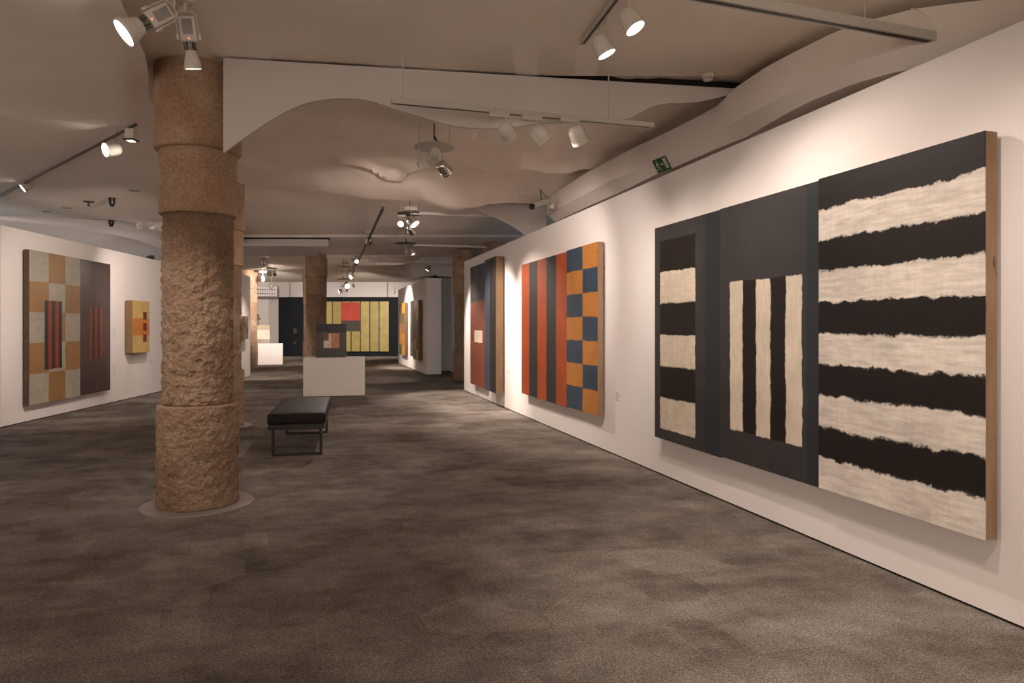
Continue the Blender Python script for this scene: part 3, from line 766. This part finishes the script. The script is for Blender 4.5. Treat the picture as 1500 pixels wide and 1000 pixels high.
def light_at(parent, loc, d, power, size=60, blend=.9, color=WARM, rad=.06):
    l = bpy.data.lights.new('lamp_or_fill_beam', 'SPOT'); l.energy = power * KW; l.spot_size = R(size); l.spot_blend = blend  # also serves the added fills that have no lamp body
    l.color = color; l.shadow_soft_size = rad
    o = bpy.data.objects.new('lamp_or_fill_beam', l); COL.objects.link(o); o.parent = parent; o.location = loc
    o.rotation_mode = 'QUATERNION'; o.rotation_quaternion = Vector(d).to_track_quat('-Z', 'Y')
def spot(name, label, mouth, aim, state='lit', power=0, sc=1.0, kind='bell', rail_dir=0, size=60, group=None, hang=.09, adapter=True, color=WARM, blend=.7):
    """mouth: where the lens is; aim: point the lamp looks at; the Empty sits at the mounting point above"""
    mouth = Vector(mouth); d = (Vector(aim) - mouth).normalized()
    L = .155 * sc
    back = mouth - d * L * .62            # pivot near the back of the head
    mount = Vector((back.x, back.y, back.z + (.05 + .074) * sc + hang * 0))
    t = thing(name, label, 'spotlight', mount, 0, group)
    q = d.to_track_quat('Z', 'Y')
    key = kind
    if adapter:
        a = put('adapter', ME['adapter'], t, (0, 0, .052 * sc)); a.rotation_euler = (0, 0, rail_dir); a.scale = (sc, sc, sc)
    a = put('stem', ME['stem'], t, (0, 0, 0)); sz = (mount.z - back.z) / .074; a.scale = (sc, sc, sz)
    h = put('lamp_head', ME[key], t, mouth - mount, q); h.scale = (sc,) * 3
    l = put('lens', ME['lens_%s_%s' % ('tube' if kind == 'tube' else 'bell', state)], h, (0, 0, 0))
    if state == 'lit': l['label'] = 'glowing lens'
    if power: light_at(t, mouth + d * .03 - mount, d, power, size, blend, color)
    return t, mount
def rail(name, label, A, B, w_=.036, h_=.034, rods=(), ctop=3.66, dark=True, mat=None, cat='lighting rail'):
    A, B = Vector(A), Vector(B); d = B - A; t = thing(name, label, cat, A, math.atan2(d.y, d.x))
    L_ = d.length
    tilt = math.atan2(d.z, math.hypot(d.x, d.y))
    M = Matrix.Rotation(-tilt, 4, 'Y')
    mesh_obj('rail_bar', box_bm(0, L_, -w_ / 2, w_ / 2, 0, h_, bev=.002, seg=1, M=M), mat or M_rail, t)
    if dark: mesh_obj('rail_slot', box_bm(.03, L_ - .03, -w_ * .22, w_ * .22, -.0015, .0, M=M), M_raildk, t)
    for f in rods:
        bm = bmesh.new(); x = L_ * f; z = x * math.sin(tilt); add_tube(bm, [(x, 0, h_ + z - .002), (x, 0, ctop - A.z)], .004, 8)
        mesh_obj('hanger_rod', bm, M_rail, t)
    return t
def on_right(px, py, off=.1):
    s = WR.s_at(px, off); p = WR.pt(s, off); return Vector((p.x, p.y, EYE + (HZ - py) * p.y / 1000))
def on_left(px, py, off=.1):
    s = WL.s_at(px, off); p = WL.pt(s, off); return Vector((p.x, p.y, EYE + (HZ - py) * p.y / 1000))

# -- two lamps on a short ceiling rail, top right of centre
tA, tB = atk(853, 66, 2.13), atk(922, -24, 2.13)
rail('lighting_rail', 'short pale rail on the near ceiling carrying two glowing lamps', tA, tB, .04, .03)
rd = math.atan2(tB.y - tA.y, tB.x - tA.x)
def on_rail_spot(label, px, py, Y, aim, **k):
    return spot('spotlight', label, at(px, py, Y), aim, rail_dir=rd, group='white bell shaped spotlights', **k)
on_rail_spot('glowing bell spotlight at the top of the frame, upper of a pair', 931, 42, 4.50, (2.2, 4.0, .9), power=66, size=104, sc=1.0)
on_rail_spot('glowing bell spotlight on the near ceiling, lower of a pair', 889, 80, 4.85, (1.9, 4.9, .9), power=62, size=104, sc=1.0)

# added fill spots, out of view and without fixtures, to brighten walls and ceiling
COLUMN_FILLS = (((-3.9, 3.3, 3.3), (-2.75, 5.6, 1.35), 165), ((-1.4, 3.9, 3.5), (-2.6, 5.6, 1.0), 70))
for loc, aim, pw in (((.75, 2.6, 3.45), (2.4, 2.9, .3), 95), ((.9, 1.2, 3.45), (2.4, 2.4, .1), 90), ((1.2, -1.0, 3.45), (3.7, -.6, 1.5), 110), ((-4.6, 1.2, 3.3), (-7.0, 1.4, 1.9), 200), ((-4.6, 4.2, 3.3), (-7.0, 4.4, 1.9), 200), ((-4.6, -2.0, 3.3), (-7, -2.0, 1.6), 160)):
    light_at(None, loc, Vector(aim) - Vector(loc), pw, 95, .8, WARM, .06)
for loc, aim, pw in COLUMN_FILLS:  # unseen spots added to brighten the nearest column
    light_at(None, loc, Vector(aim) - Vector(loc), pw, 34, .9, WARM, .04)

# -- suspended rail with three lamps seen from behind
sA, sB = at(573, 157, 5.33), at(957, 171.5, 5.98)
sA.z = sB.z = 3.24
rail('lighting_rail', 'long suspended rail in front of the wavy header with three lamps', sA, sB, .045, .040, rods=(.04,), ctop=3.66)
rd2 = math.atan2(sB.y - sA.y, sB.x - sA.x)
rodx = at(892, 110, 5.86)
bm = bmesh.new(); add_tube(bm, [(rodx.x, rodx.y, 3.275), (rodx.x, rodx.y, 3.60), (rodx.x - .005, rodx.y, 3.665)], .006)
tag(mesh_obj('hanger_rod', bm, M_rail), 'thicker hanging rod near the right end of the suspended rail', 'rod')
def hang_spot(label, px, py, Y, aim, pw, st='off', **k):
    mouth = at(px, py, Y); d = (Vector(aim) - mouth).normalized(); back = mouth - d * .155 * .62
    t = thing('spotlight', label, 'spotlight', (back.x, back.y, 3.238), 0, 'white bell shaped spotlights')
    a = put('adapter', ME['adapter'], t, (-.055, 0, 0)); a.rotation_euler = (0, 0, rd2)
    a = put('stem', ME['stem'], t, (0, 0, -.04)); a.scale = (1, 1, (3.198 - back.z) / .074)
    h = put('lamp_head', ME['bell'], t, mouth - t.location, d.to_track_quat('Z', 'Y'))
    put('lens', ME['lens_bell_lit'], h)
    if pw: light_at(t, mouth + d * .03 - t.location, d, pw, **k)
hang_spot('bell spotlight under the suspended rail, leftmost of its three', 746, 202, 5.60, (1.05, 8.9, 1.3), 135, size=80)
hang_spot('bell spotlight under the suspended rail, middle of its three', 800, 206, 5.62, (2.1, 6.2, 1.1), 40, size=90)
hang_spot('bell spotlight under the suspended rail, rightmost and brightest of its three', 850, 209, 5.70, (1.62, 7.2, 1.0), 40, size=85)

# -- floodlights by the first column
def flood(label, mouth, aim, power=0, size=70, hs=1.0):
    mouth = Vector(mouth); d = (Vector(aim) - mouth).normalized()
    tocam = Vector((0, 0, EYE)) - mouth          # the driver's grille side is turned into the room
    yv = -(tocam - d * tocam.dot(d)).normalized(); xv = yv.cross(d)
    q = Matrix((xv, yv, d)).transposed().to_quaternion()
    org = mouth - d * .04
    piv = org + q @ Vector((0, 0, -.315))
    t = thing('floodlight', label, 'floodlight', (piv.x, piv.y, 3.66), 0, 'large round floodlights')
    put('ceiling_canopy', ME['canopy'], t)
    bm = bmesh.new(); add_tube(bm, [(0, 0, -.06), (0, 0, piv.z - 3.66)], .009); mesh_obj('stem', bm, M_lampw, t, smooth=40)
    loc = org - Vector((piv.x, piv.y, 3.66))
    h = put('lamp_head', ME['flood'], t, loc, q); h.scale = (hs, hs, 1)
    l = put('lens', ME['lens_flood_lit'], h); l['label'] = 'glowing lens'
    put('heat_sink', ME['fins'], t, loc, q)
    dv = put('driver_box', ME['driver'], t, loc, q); put('grille', ME['grille'], dv)
    from mathutils import Quaternion
    put('status_light', ME['led'], dv, (0, -.0262, -.145), Quaternion((1, 0, 0), R(90)))
    put('yoke', ME['yoke'], t, loc, q)
    if power: light_at(t, mouth + d * .03 - t.location, d, power, size)
    return t
flood('glowing round floodlight at the top left, tilted down to the left', at(182, 48, 4.15), at(182, 48, 4.15) + Vector((-3.1, -2.25, -3.15)), power=25, size=60)
flood('round floodlight hanging straight down in front of the nearest column', at(283, 100, 4.62), at(283, 100, 4.62) + Vector((.03, .62, -2.0)), power=30, size=58, hs=.64)
add = bmesh.new(); add_tube(add, [at(238, 19, 4.66), at(262, 18, 4.66), at(283, 19, 4.66)], .004)
tag(mesh_obj('cable', add, M_lampw), 'thin cable along the ceiling between the two floodlights', 'cable')

# -- thick square bar across the top right corner
bA, bB = atk(930, -18, 1.78), atk(1366, 62, 1.78)
rail('suspended_bar', 'thick square bar hanging across the top right corner', bA, bB, .062, .058, rods=(.74,), ctop=3.66, dark=True, cat='lighting rail')
c0 = bB + Vector((-.0, 0, .055))
bm = bmesh.new()
pts = [atk(1335, 45, 1.84), atk(1360, 50, 1.83), atk(1371, 50, 1.85), atk(1371, 42, 1.88), atk(1360, 26, 1.95), atk(1345, 15, 2.0), atk(1335, 12.5, 2.05)]
add_tube(bm, [(p.x, p.y, p.z) for p in [Vector((a_, b_, c_)) for a_, b_, c_ in [(p.x, p.y, p.z) for p in pts]]], .0045)
tag(mesh_obj('cable', bm, M_lampw), 'pale cable looping from the end of the thick bar to the soffit', 'cable')

# -- round plate fixture in the second bay
def plate_fixture(label, centre, r, ctop, lamps, mat=M_chrome, n=2):
    c = Vector(centre); t = thing('lamp_plate', label, 'lamp mount', c)
    bm = bmesh.new(); add_lathe(bm, [(0, 0), (r * .97, 0), (r, .004), (r, .014), (r * .97, .018), (0, .018)], 40); mesh_obj('plate', bm, mat, t, smooth=30)
    for a in (R(200), R(20)):
        bm = bmesh.new(); add_tube(bm, [(r * .8 * math.cos(a), r * .3 * math.sin(a), .015), (r * .8 * math.cos(a), r * .3 * math.sin(a), ctop - c.z)], .0035); mesh_obj('hanger_rod', bm, M_rail, t)
    bm = bmesh.new(); add_tube(bm, [(0, 0, .015), (0, 0, ctop - c.z)], .006); add_tube(bm, [(.02, 0, .015), (.025, 0, .08), (.004, 0, .12)], .009); mesh_obj('feed_cable', bm, M_raildk, t)
    return t
plate_fixture('round metal lamp plate hanging under the rippled plaster', at(636, 217, 7.1), .21, H(-.8, 7.1), None, M_rail)
spot('spotlight', 'pale tubular spotlight under the round plate, the higher one', at(632, 236, 7.05), (-3.6, 14.3, .5), 'dim', 330, 1.2, 'tube', size=70, adapter=False)
spot('spotlight', 'chrome spotlight under the round plate, the lower one', at(655, 252, 7.1), (.9, 9.9, 1.6), 'off', 120, 1.0, 'bell_chrome', size=80, adapter=False)
bm = bmesh.new(); add_box(bm, -.012, .012, -.012, .012, -.15, 0); add_lathe(bm, [(0, -.15), (.03, -.15), (0, -.22)], 12)
tag(mesh_obj('hook_bracket', bm, M_rail, loc=at(614, 218, 7.1)), 'small pointed bracket under the left of the round plate', 'bracket')

# -- left rail
lA, lB = atk(-40, 309, 1.93), atk(199, 184, 1.93)
rail('lighting_rail', 'dark ceiling rail running along the left aisle', lA, lB, .022, .02, mat=M_raildk)
rl = math.atan2(lB.y - lA.y, lB.x - lA.x)
spot('spotlight', 'glowing spotlight on the left rail nearer the column', at(154, 219.5, 6.95), at(154, 219.5, 6.95) + Vector((-.8, -1.1, -.4)), 'lit', 12, 1.05, 'bell', rail_dir=rl, size=62, group='spotlights on the left rail')
spot('spotlight', 'glowing spotlight on the left rail nearer the picture edge', at(33, 276, 9.25), at(33, 276, 9.25) + Vector((-.8, -.7, -.8)), 'lit', 10, .85, 'bell', rail_dir=rl, size=60, group='spotlights on the left rail')
t = thing('spotlight', 'square black fronted lamp at the end of the left rail', 'spotlight', atk(192, 189, 1.92), 0, 'spotlights on the left rail')
mesh_obj('lamp_body', box_bm(-.045, .045, -.04, .04, -.10, 0, bev=.008), M_lampw, t); mesh_obj('front_frame', box_bm(-.055, .055, -.05, .05, -.115, -.10, bev=.003), M_black, t)
mesh_obj('lens', box_bm(-.03, .03, -.03, .03, -.120, -.115), M_dim, t)
light_at(t, (0, 0, -.13), Vector((-7.7, 12.0, 1.35)) - t.location, 40, 62)
light_at(None, (-4.3, 8.6, 3.05), Vector((-7.75, 12.0, 1.2)) - Vector((-4.3, 8.6, 3.05)), 330, 74)  # added spot with no lamp, hidden behind the column, for the ochre painting
light_at(None, (-5.9, 12.2, 3.2), Vector((-8.0, 15.2, 1.4)) - Vector((-5.9, 12.2, 3.2)), 190, 85)  # second added spot without a lamp, brightens the small yellow painting

# ceiling details over the left aisle
def ceil_z(x, y): return HL(x, y, 2)
def disc(name, label, px, py, r, kind='disc', k=1.955):
    p = atk(px, py, k); z = HL(p.x, p.y, 2)
    prof = {'disc': [(0, 0), (r, 0), (r, -.012), (r * .8, -.016), (0, -.016)], 'dome': [(0, 0), (r * 1.25, 0), (r * 1.25, -.01), (r, -.012), (r, -.07), (r * .8, -.11), (r * .4, -.13), (0, -.135)],
            'sprinkler': [(0, 0), (r, 0), (r, -.01), (r * .2, -.012), (r * .2, -.06), (r * .3, -.062), (r * .3, -.075), (0, -.076)]}[kind]
    bm = bmesh.new(); add_lathe(bm, prof, 28)
    o = mesh_obj(name, bm, M_black if kind == 'dome' else M_raildk if kind == 'sprinkler' else M_grille, smooth=35, loc=(p.x, p.y, z)); return o
tag(disc('ceiling_disc', '', 197, 279, .075), 'flat round ceiling cap nearest the first column on the left', 'ceiling cap', 'round caps on the left ceiling')
tag(disc('ceiling_disc', '', 97, 303, .075), 'flat round ceiling cap left of the sprinkler', 'ceiling cap', 'round caps on the left ceiling')
tag(disc('ceiling_disc', '', 69, 310, .075), 'flat round ceiling cap farthest along the left ceiling', 'ceiling cap', 'round caps on the left ceiling')
tag(disc('dome_camera', '', 164, 290, .045, 'dome'), 'black dome camera on the left ceiling', 'camera')
tag(disc('dome_camera', '', 163, 329, .05, 'dome', 1.97), 'farther black dome camera above the left wall', 'camera')
tag(disc('sprinkler', '', 130, 295, .08, 'sprinkler'), 'ceiling sprinkler beside the black dome camera', 'sprinkler')
for px, py, lb in ((205, 332, 'round unlit lamp above the small yellow painting'), (222, 333, 'square angled lamp above the small yellow painting, left of the column')):
    p = at(px, py, 12.9)
    spot('spotlight', lb, p, (-8.1, 15.4, 1.6), 'off', 0, 1.0 if px == 222 else .8, 'tube' if px == 222 else 'bell', rail_dir=.2, size=65, group='lamps above the left wall')
# smoke detectors
def detector(label, p, r=.05):
    bm = bmesh.new(); add_lathe(bm, [(0, 0), (r, 0), (r, -.02), (r * .82, -.028), (r * .78, -.045), (r * .5, -.052), (0, -.054)], 32)
    o = tag(mesh_obj('smoke_detector', bm, M_lampw, smooth=35, loc=p), label, 'smoke detector')
    bm = bmesh.new()
    for i in range(12):
        a = math.pi * 2 * i / 12; add_box(bm, r * .79, r * .83, -.004, .004, -.042, -.030, M=Matrix.Rotation(a, 4, 'Z'))
    mesh_obj('vent_slots', bm, M_raildk, o); return o
p = atk(1037, 110, 2.163); detector('white smoke detector on the near ceiling by the soffit', (p.x, p.y, H(p.x, p.y)), .052)
p = at(765, 283, 10.6); bm = bmesh.new(); add_lathe(bm, [(0, 0), (.045, 0), (.05, .02), (.05, .09), (.04, .10), (0, .10)], 24, M=Matrix.Rotation(R(-75), 4, 'X'))
tag(mesh_obj('alarm_sounder', bm, M_lampw, smooth=35, loc=p), 'small round white sounder left of the security camera', 'alarm')
# security camera
p = at(790, 299, 9.9); t = thing('security_camera', 'security camera with black lens bracketed where the soffit begins', 'camera', p, R(210))
bm = bmesh.new(); add_box(bm, -.20, .12, -.04, .04, -.035, .045, bev=.012, M=Matrix.Rotation(R(20), 4, 'Y')); mesh_obj('camera_body', bm, M_grille, t)
bm = bmesh.new(); add_lathe(bm, [(0, 0), (.045, 0), (.045, .05), (.03, .055), (0, .04)], 24, M=Matrix.Translation((.10, 0, -.035)) @ Matrix.Rotation(R(110), 4, 'Y')); mesh_obj('lens_hood', bm, M_black, t, smooth=35)
bm = bmesh.new(); add_tube(bm, [(-.05, 0, .05), (-.03, 0, .12), (-.02, 0, .22)], .008); add_tube(bm, [(-.18, 0, .06), (-.10, 0, .14), (-.02, 0, .20)], .004); mesh_obj('bracket', bm, M_raildk, t)
p = at(806, 302, 10.15); bm = bmesh.new(); add_box(bm, -.09, .09, -.03, .03, -.05, .05, bev=.006)
o = tag(mesh_obj('junction_box', bm, M_lampw, loc=p, rot=(0, 0, WR.rz)), 'white junction box on the soffit below the security camera', 'junction box')

# exit sign on the lower face of the soffit
def soffit_pt(s_, k, pts):
    c = sorted(to_wall(WR, px, py, k) for px, py in pts)
    o_ = interp([(q[0], q[1]) for q in c], s_); h = interp([(q[0], q[2]) for q in c], s_); p = WR.pt(s_, o_); return Vector((p.x, p.y, h))
sx = to_wall(WR, 968, 254, 1.66)[0]
f0, f1 = soffit_pt(sx, 1.66, BOT), soffit_pt(sx + .25, 1.66, BOT); g0 = soffit_pt(sx, 1.77, MID)
ex = (f1 - f0).normalized(); up = (g0 - f0); up = (up - ex * up.dot(ex)).normalized(); en = ex.cross(up).normalized()
if en.dot(Vector((WR.n.x, WR.n.y, 0))) < 0: en = -en
Mx = Matrix((ex, up, en)).transposed().to_4x4(); Mx.translation = f0 + en * .004 + up * .004
sg = thing('exit_sign', 'green emergency exit sign with a running figure on the soffit', 'sign', (0, 0, 0)); sg.matrix_world = Mx
SW, SH = .250, .150
mesh_obj('sign_plate', box_bm(0, SW, 0, SH, 0, .004), M_green, sg)
bm = bmesh.new()
def q2(pts, z=.0042): add_prism(bm, [Vector((a, b, z)) for a, b in pts], (0, 0, .001))
q2([(.175, .018), (.232, .018), (.232, .135), (.175, .135)])                       # doorway
mesh_obj('doorway_symbol', bm, M_pale, sg)
bm = bmesh.new()
n_ = bmesh.new(); bmesh.ops.create_circle(n_, cap_ends=True, radius=.011, segments=16, matrix=Matrix.Translation((.062, .122, .0052))); merge(bm, n_)
q2([(.040, .060), (.060, .055), (.072, .100), (.052, .108)])
q2([(.055, .104), (.075, .085), (.092, .092), (.090, .100), (.076, .096), (.062, .110)])
q2([(.050, .105), (.032, .092), (.026, .074), (.033, .072), (.040, .086), (.054, .094)])
q2([(.046, .062), (.062, .056), (.082, .034), (.078, .012), (.086, .010), (.092, .036), (.064, .066)])
q2([(.040, .064), (.048, .050), (.034, .036), (.014, .040), (.012, .032), (.038, .026), (.058, .046), (.056, .062)])
mesh_obj('running_figure', bm, M_pale, sg)
bm = bmesh.new(); q2([(.105, .070), (.135, .070), (.135, .058), (.162, .077), (.135, .096), (.135, .084), (.105, .084)])
mesh_obj('arrow', bm, M_pale, sg)

# ------------------------------------------------------------------ far lamps
FAR = 'small spotlights in the far bays'
plate_fixture('round lamp plate with three glowing spotlights above the room centre', at(600, 313.5, 11.7), .21, 3.80, None, M_raildk)
def far(label, px, py, Y, aim, st='lit', pw=0, sc=1.0, kind='bell', rod=False, **k):
    t, m = spot('spotlight', label, at(px, py, Y), aim, st, pw * 5.5, sc, kind, group=FAR, **k)
    zc = H(m.x, m.y)
    if rod and zc - m.z > .06:
        bm = bmesh.new(); add_tube(bm, [(0, 0, .04), (0, 0, zc - m.z)], .006); mesh_obj('hanger_rod', bm, M_rail, t)
    return t
far('glowing spotlight on the central plate, left of its three', 587, 328, 11.6, (-2.5, 7.5, .9), pw=30, sc=.75, size=60, kind='bell_chrome')
far('glowing spotlight on the central plate, largest, upper right of its three', 608, 329, 11.5, (.0, 10.8, 1.2), pw=55, sc=1.25, size=75, kind='bell_chrome')
far('glowing spotlight on the central plate, lowest of its three', 606, 342, 11.6, (-.35, 12.6, 1.2), pw=70, sc=1.0, size=75, kind='bell_chrome')
rA, rB = at(604, 315, 11.6), at(744, 317, 11.95); rA.z = rB.z = 3.40
rail('lighting_rail', 'pale suspended rail right of the central lamp plate', rA, rB, .05, .05, rods=(.8,), ctop=3.72, dark=False)
dA, dB = at(561.5, 306, 11.3), at(516, 402, 25.7)
rail('lighting_rail', 'dark rail receding down the room towards the golden painting', dA, dB, .035, .05, rods=(.0, .3, .6), ctop=3.75, mat=M_raildk, dark=False)
far('round grey spotlight highest on the receding rail', 539.5, 355, 15.7, (-5.5, 20, .5), 'dim', 0, 1.15, kind='bell_chrome')
far('small glowing spotlight halfway along the receding rail', 522.5, 383, 19.8, (-4.5, 14.0, 1.0), 'lit', 45, .8, size=60)
far('chrome spotlight just past halfway on the receding rail', 519, 391, 21.0, (-6, 25, 1.0), 'dim', 0, 1.0, kind='bell_chrome')
far('brightest glowing spotlight on the receding rail', 510.5, 398.5, 23.6, (-3.7, 25.0, 1.4), 'lit', 120, 1.5, size=70, rod=True)
far('glowing spotlight lowest on the receding rail', 513.5, 406, 24.6, (-7.6, 22.0, 1.8), 'lit', 20, 1.2, rod=True)
plate_fixture('dark lamp plate with two spotlights in the third bay', at(594, 357, 15.4), .24, 3.72, None, M_raildk)
far('hanging spotlight with small glow, left under the third bay plate', 595.5, 371.5, 15.5, (-2.3, 16.2, .2), 'dim', 0, .75, kind='tube', adapter=False)
far('hanging chrome spotlight, right under the third bay plate', 605.5, 372.5, 15.5, (-1.0, 14.6, .6), 'dim', 60, 1.0, kind='tube', adapter=False, size=75)
rA, rB = at(606, 359, 15.5), at(712, 361, 15.9); rA.z = rB.z = 3.33
rail('lighting_rail', 'suspended rail crossing the third bay near the right wall', rA, rB, .04, .04, rods=(.95,), ctop=3.72, dark=False)
rA, rB = at(540, 383.5, 19.4), at(653, 384.5, 19.9); rA.z = rB.z = 3.34
rail('lighting_rail', 'dark suspended rail in front of the far partition', rA, rB, .05, .035, rods=(.13, .93), ctop=3.72, mat=M_rail)
far('glowing spotlight under the rail above the far partition', 625.5, 396, 19.7, (-4.2, 19.2, .0), 'lit', 18, 1.0, kind='bell_chrome', size=60)
rA, rB = at(520, 396, 22.8), at(620, 396.5, 23.2); rA.z = rB.z = 3.37
rail('lighting_rail', 'thin pale rail farthest down the room', rA, rB, .04, .04, rods=(.3, .7), ctop=3.8, dark=False)
plate_fixture('copper coloured ceiling rose above the pedestal, nearer of two', at(503, 390.8, 23.0), .20, 3.9, None, M_copper)
plate_fixture('copper coloured ceiling rose with lamp cluster, farther of two', at(502.5, 409, 27.0), .26, 3.9, None, M_copper)
far('glowing lamp of the far cluster, leftmost and lowest', 496, 427, 27.1, (-10.5, 25.2, 1.4), 'lit', 40, 1.15, kind='bell_chrome', adapter=False, rod=True)
far('glowing lamp of the far cluster, centre', 509, 419, 27.0, (-5.6, 25.4, 2.0), 'lit', 30, 1.5, kind='bell_chrome', adapter=False, size=62, rod=True)
far('slim glowing lamp of the far cluster, left of centre', 502, 419, 27.2, (-9.4, 34.3, 1.5), 'lit', 0, .8, kind='tube', adapter=False, rod=True)
far('slim glowing lamp of the far cluster, rightmost', 518, 419, 27.1, (-7.2, 34.3, 1.4), 'lit', 190, 1.1, kind='tube', adapter=False, size=62, rod=True)
far('dark hanging lamp of the far cluster', 507, 427, 27.0, (-8.1, 27.6, 0), 'off', 0, 1.1, kind='tube', adapter=False, rod=True)
far('small lamp hanging before the end wall at its right', 576.5, 428.5, 31.0, (-6.5, 34.3, 1.4), 'dim', 45, 1.0, size=80, rod=True)
# far left cluster
far('white bell spotlight with glowing mouth highest of the far left cluster', 392.5, 377, 18.9, (-7.2, 20.2, .8), 'lit', 45, 1.25, rod=True)
far('grey lamp below the bell spotlight in the far left cluster', 384.5, 387, 20.5, (-9, 24, 1.0), 'off', 0, 1.2, kind='bell_chrome', rod=True)
far('glowing lamp in the middle of the far left cluster', 394.5, 402, 23.6, (-10.6, 30, 1.2), 'lit', 95, 1.2, size=80, rod=True)
far('small dark lamp right of the glowing one in the far left cluster', 402.5, 402, 23.6, (-9, 27.6, .8), 'off', 35, 1.0, kind='bell_chrome', rod=True)
far('long glowing lamp lowest in the far left cluster', 385, 410, 25.0, (-11, 30, 1.4), 'lit', 0, 1.6, kind='tube', rod=True)
far('flat glowing lamp near the vent grille', 397, 420.5, 28.0, (-12.5, 33.3, 1.6), 'lit', 90, 1.0, size=90, rod=True)
rA, rB = at(352, 374, 18.9), at(443, 374.5, 18.9); rA.z = rB.z = 3.46
rail('lighting_rail', 'dark rail above the far left cluster of lamps', rA, rB, .04, .035, rods=(.4,), ctop=3.5, dark=False, mat=M_rail)

# ------------------------------------------------------------------ lettering blocks, vents and pipes
def lettering(label, W, px, py, off, lines, h, wd, mat):
    s = W.s_at(px, off); p = W.pt(s, off); z = EYE + (HZ - py) * p.y / 1000
    t = thing('wall_text', label, 'wall label', (p.x, p.y, z), W.rz)
    bm = bmesh.new(); random.seed(int(px * 7))
    for i in range(lines):
        x = 0; L_ = wd * random.uniform(.45, 1)
        while x < L_:
            w_ = random.uniform(.012, .035); add_box(bm, x, min(L_, x + w_), -.001, 0, -h * i - h * .35, -h * i); x += w_ + .007
    mesh_obj('lettering', bm, mat, t)
    return t
lettering('faint small wall text between the largest painting and the striped one', WR, 902, 574, .0, 5, .022, .14, M_text)
lettering('faint small wall text left of the red and charcoal striped painting', WR, 744, 541, 0, 4, .022, .14, M_text)
lettering('faint text block right of the ochre painting, the upper one', WL, 164.5, 480, 0, 7, .03, .20, M_grwall)
lettering('faint text block right of the ochre painting, the lower one', WL, 165, 534, 0, 8, .03, .20, M_grwall)
lettering('faint wall text right of the small yellow painting', WL, 220, 527, 0, 4, .025, .16, M_text)
lettering('pale text block on the dark end wall, the upper one', WB, 429.5, 481, 0, 7, .035, .20, M_textw)
lettering('pale text block on the dark end wall, the lower one', WB, 429.5, 500.5, 0, 4, .03, .22, M_textw)
lettering('faint text on the front of the middle pedestal', Wall(((441 - 750) * .01456, 14.56), (1, 0)), 448, 532.5, 0, 3, .025, .2, M_text)
# two rows of round vent holes high on the curved wall
t = thing('vent_grille', 'two rows of small round vent holes high on the curved wall', 'vent', at(376, 432, 32.9), 0)
bm = bmesh.new(); add_box(bm, -.02, .94, 0, .02, -.06, .42, M=Matrix.Rotation(R(16), 4, 'Z')); mesh_obj('vent_panel', bm, M_grwall, t)
bm = bmesh.new()
for r_ in range(2):
    for i in range(8):
        add_lathe(bm, [(0, 0), (.03, 0), (.03, .008), (0, .008)], 12, M=Matrix.Rotation(R(16), 4, 'Z') @ Matrix.Translation((.06 + i * .108, -.004, .08 + .18 * r_)) @ Matrix.Rotation(R(90), 4, 'X'))
mesh_obj('vent_holes', bm, M_gap, t)
for px in (424.5, 567.5):
    bm = bmesh.new(); p = at(px, 436, 35.15); add_tube(bm, [(p.x, p.y, 2.9), (p.x, p.y, 4.0)], .03)
    tag(mesh_obj('conduit', bm, M_grille), 'grey vertical conduit above the dark end wall, %s' % ('left one' if px < 500 else 'right one'), 'pipe')
# bits lying on top of the far partition
bm = bmesh.new(); add_tube(bm, [at(598, 404, 23.5), at(606, 396, 23.5), at(611, 389, 23.5), at(612, 384, 23.5)], .025); add_tube(bm, [at(595, 406, 23.5), at(606, 402, 23.5), at(610, 394, 23.5)], .015)
tag(mesh_obj('bent_conduit', bm, M_grille), 'bent grey conduit above the far partition', 'pipe')
bm = bmesh.new(); add_lathe(bm, [(0, 0), (.09, 0), (.10, .04), (.06, .10), (0, .11)], 16); add_tube(bm, [(-.2, 0, .02), (0, 0, .05), (.16, 0, .02)], .02)
p = at(637, 407, 21.4); p.z = 3.0
tag(mesh_obj('cable_coil', bm, M_raildk, loc=p), 'small dark coil lying on top of the far partition', 'cable')
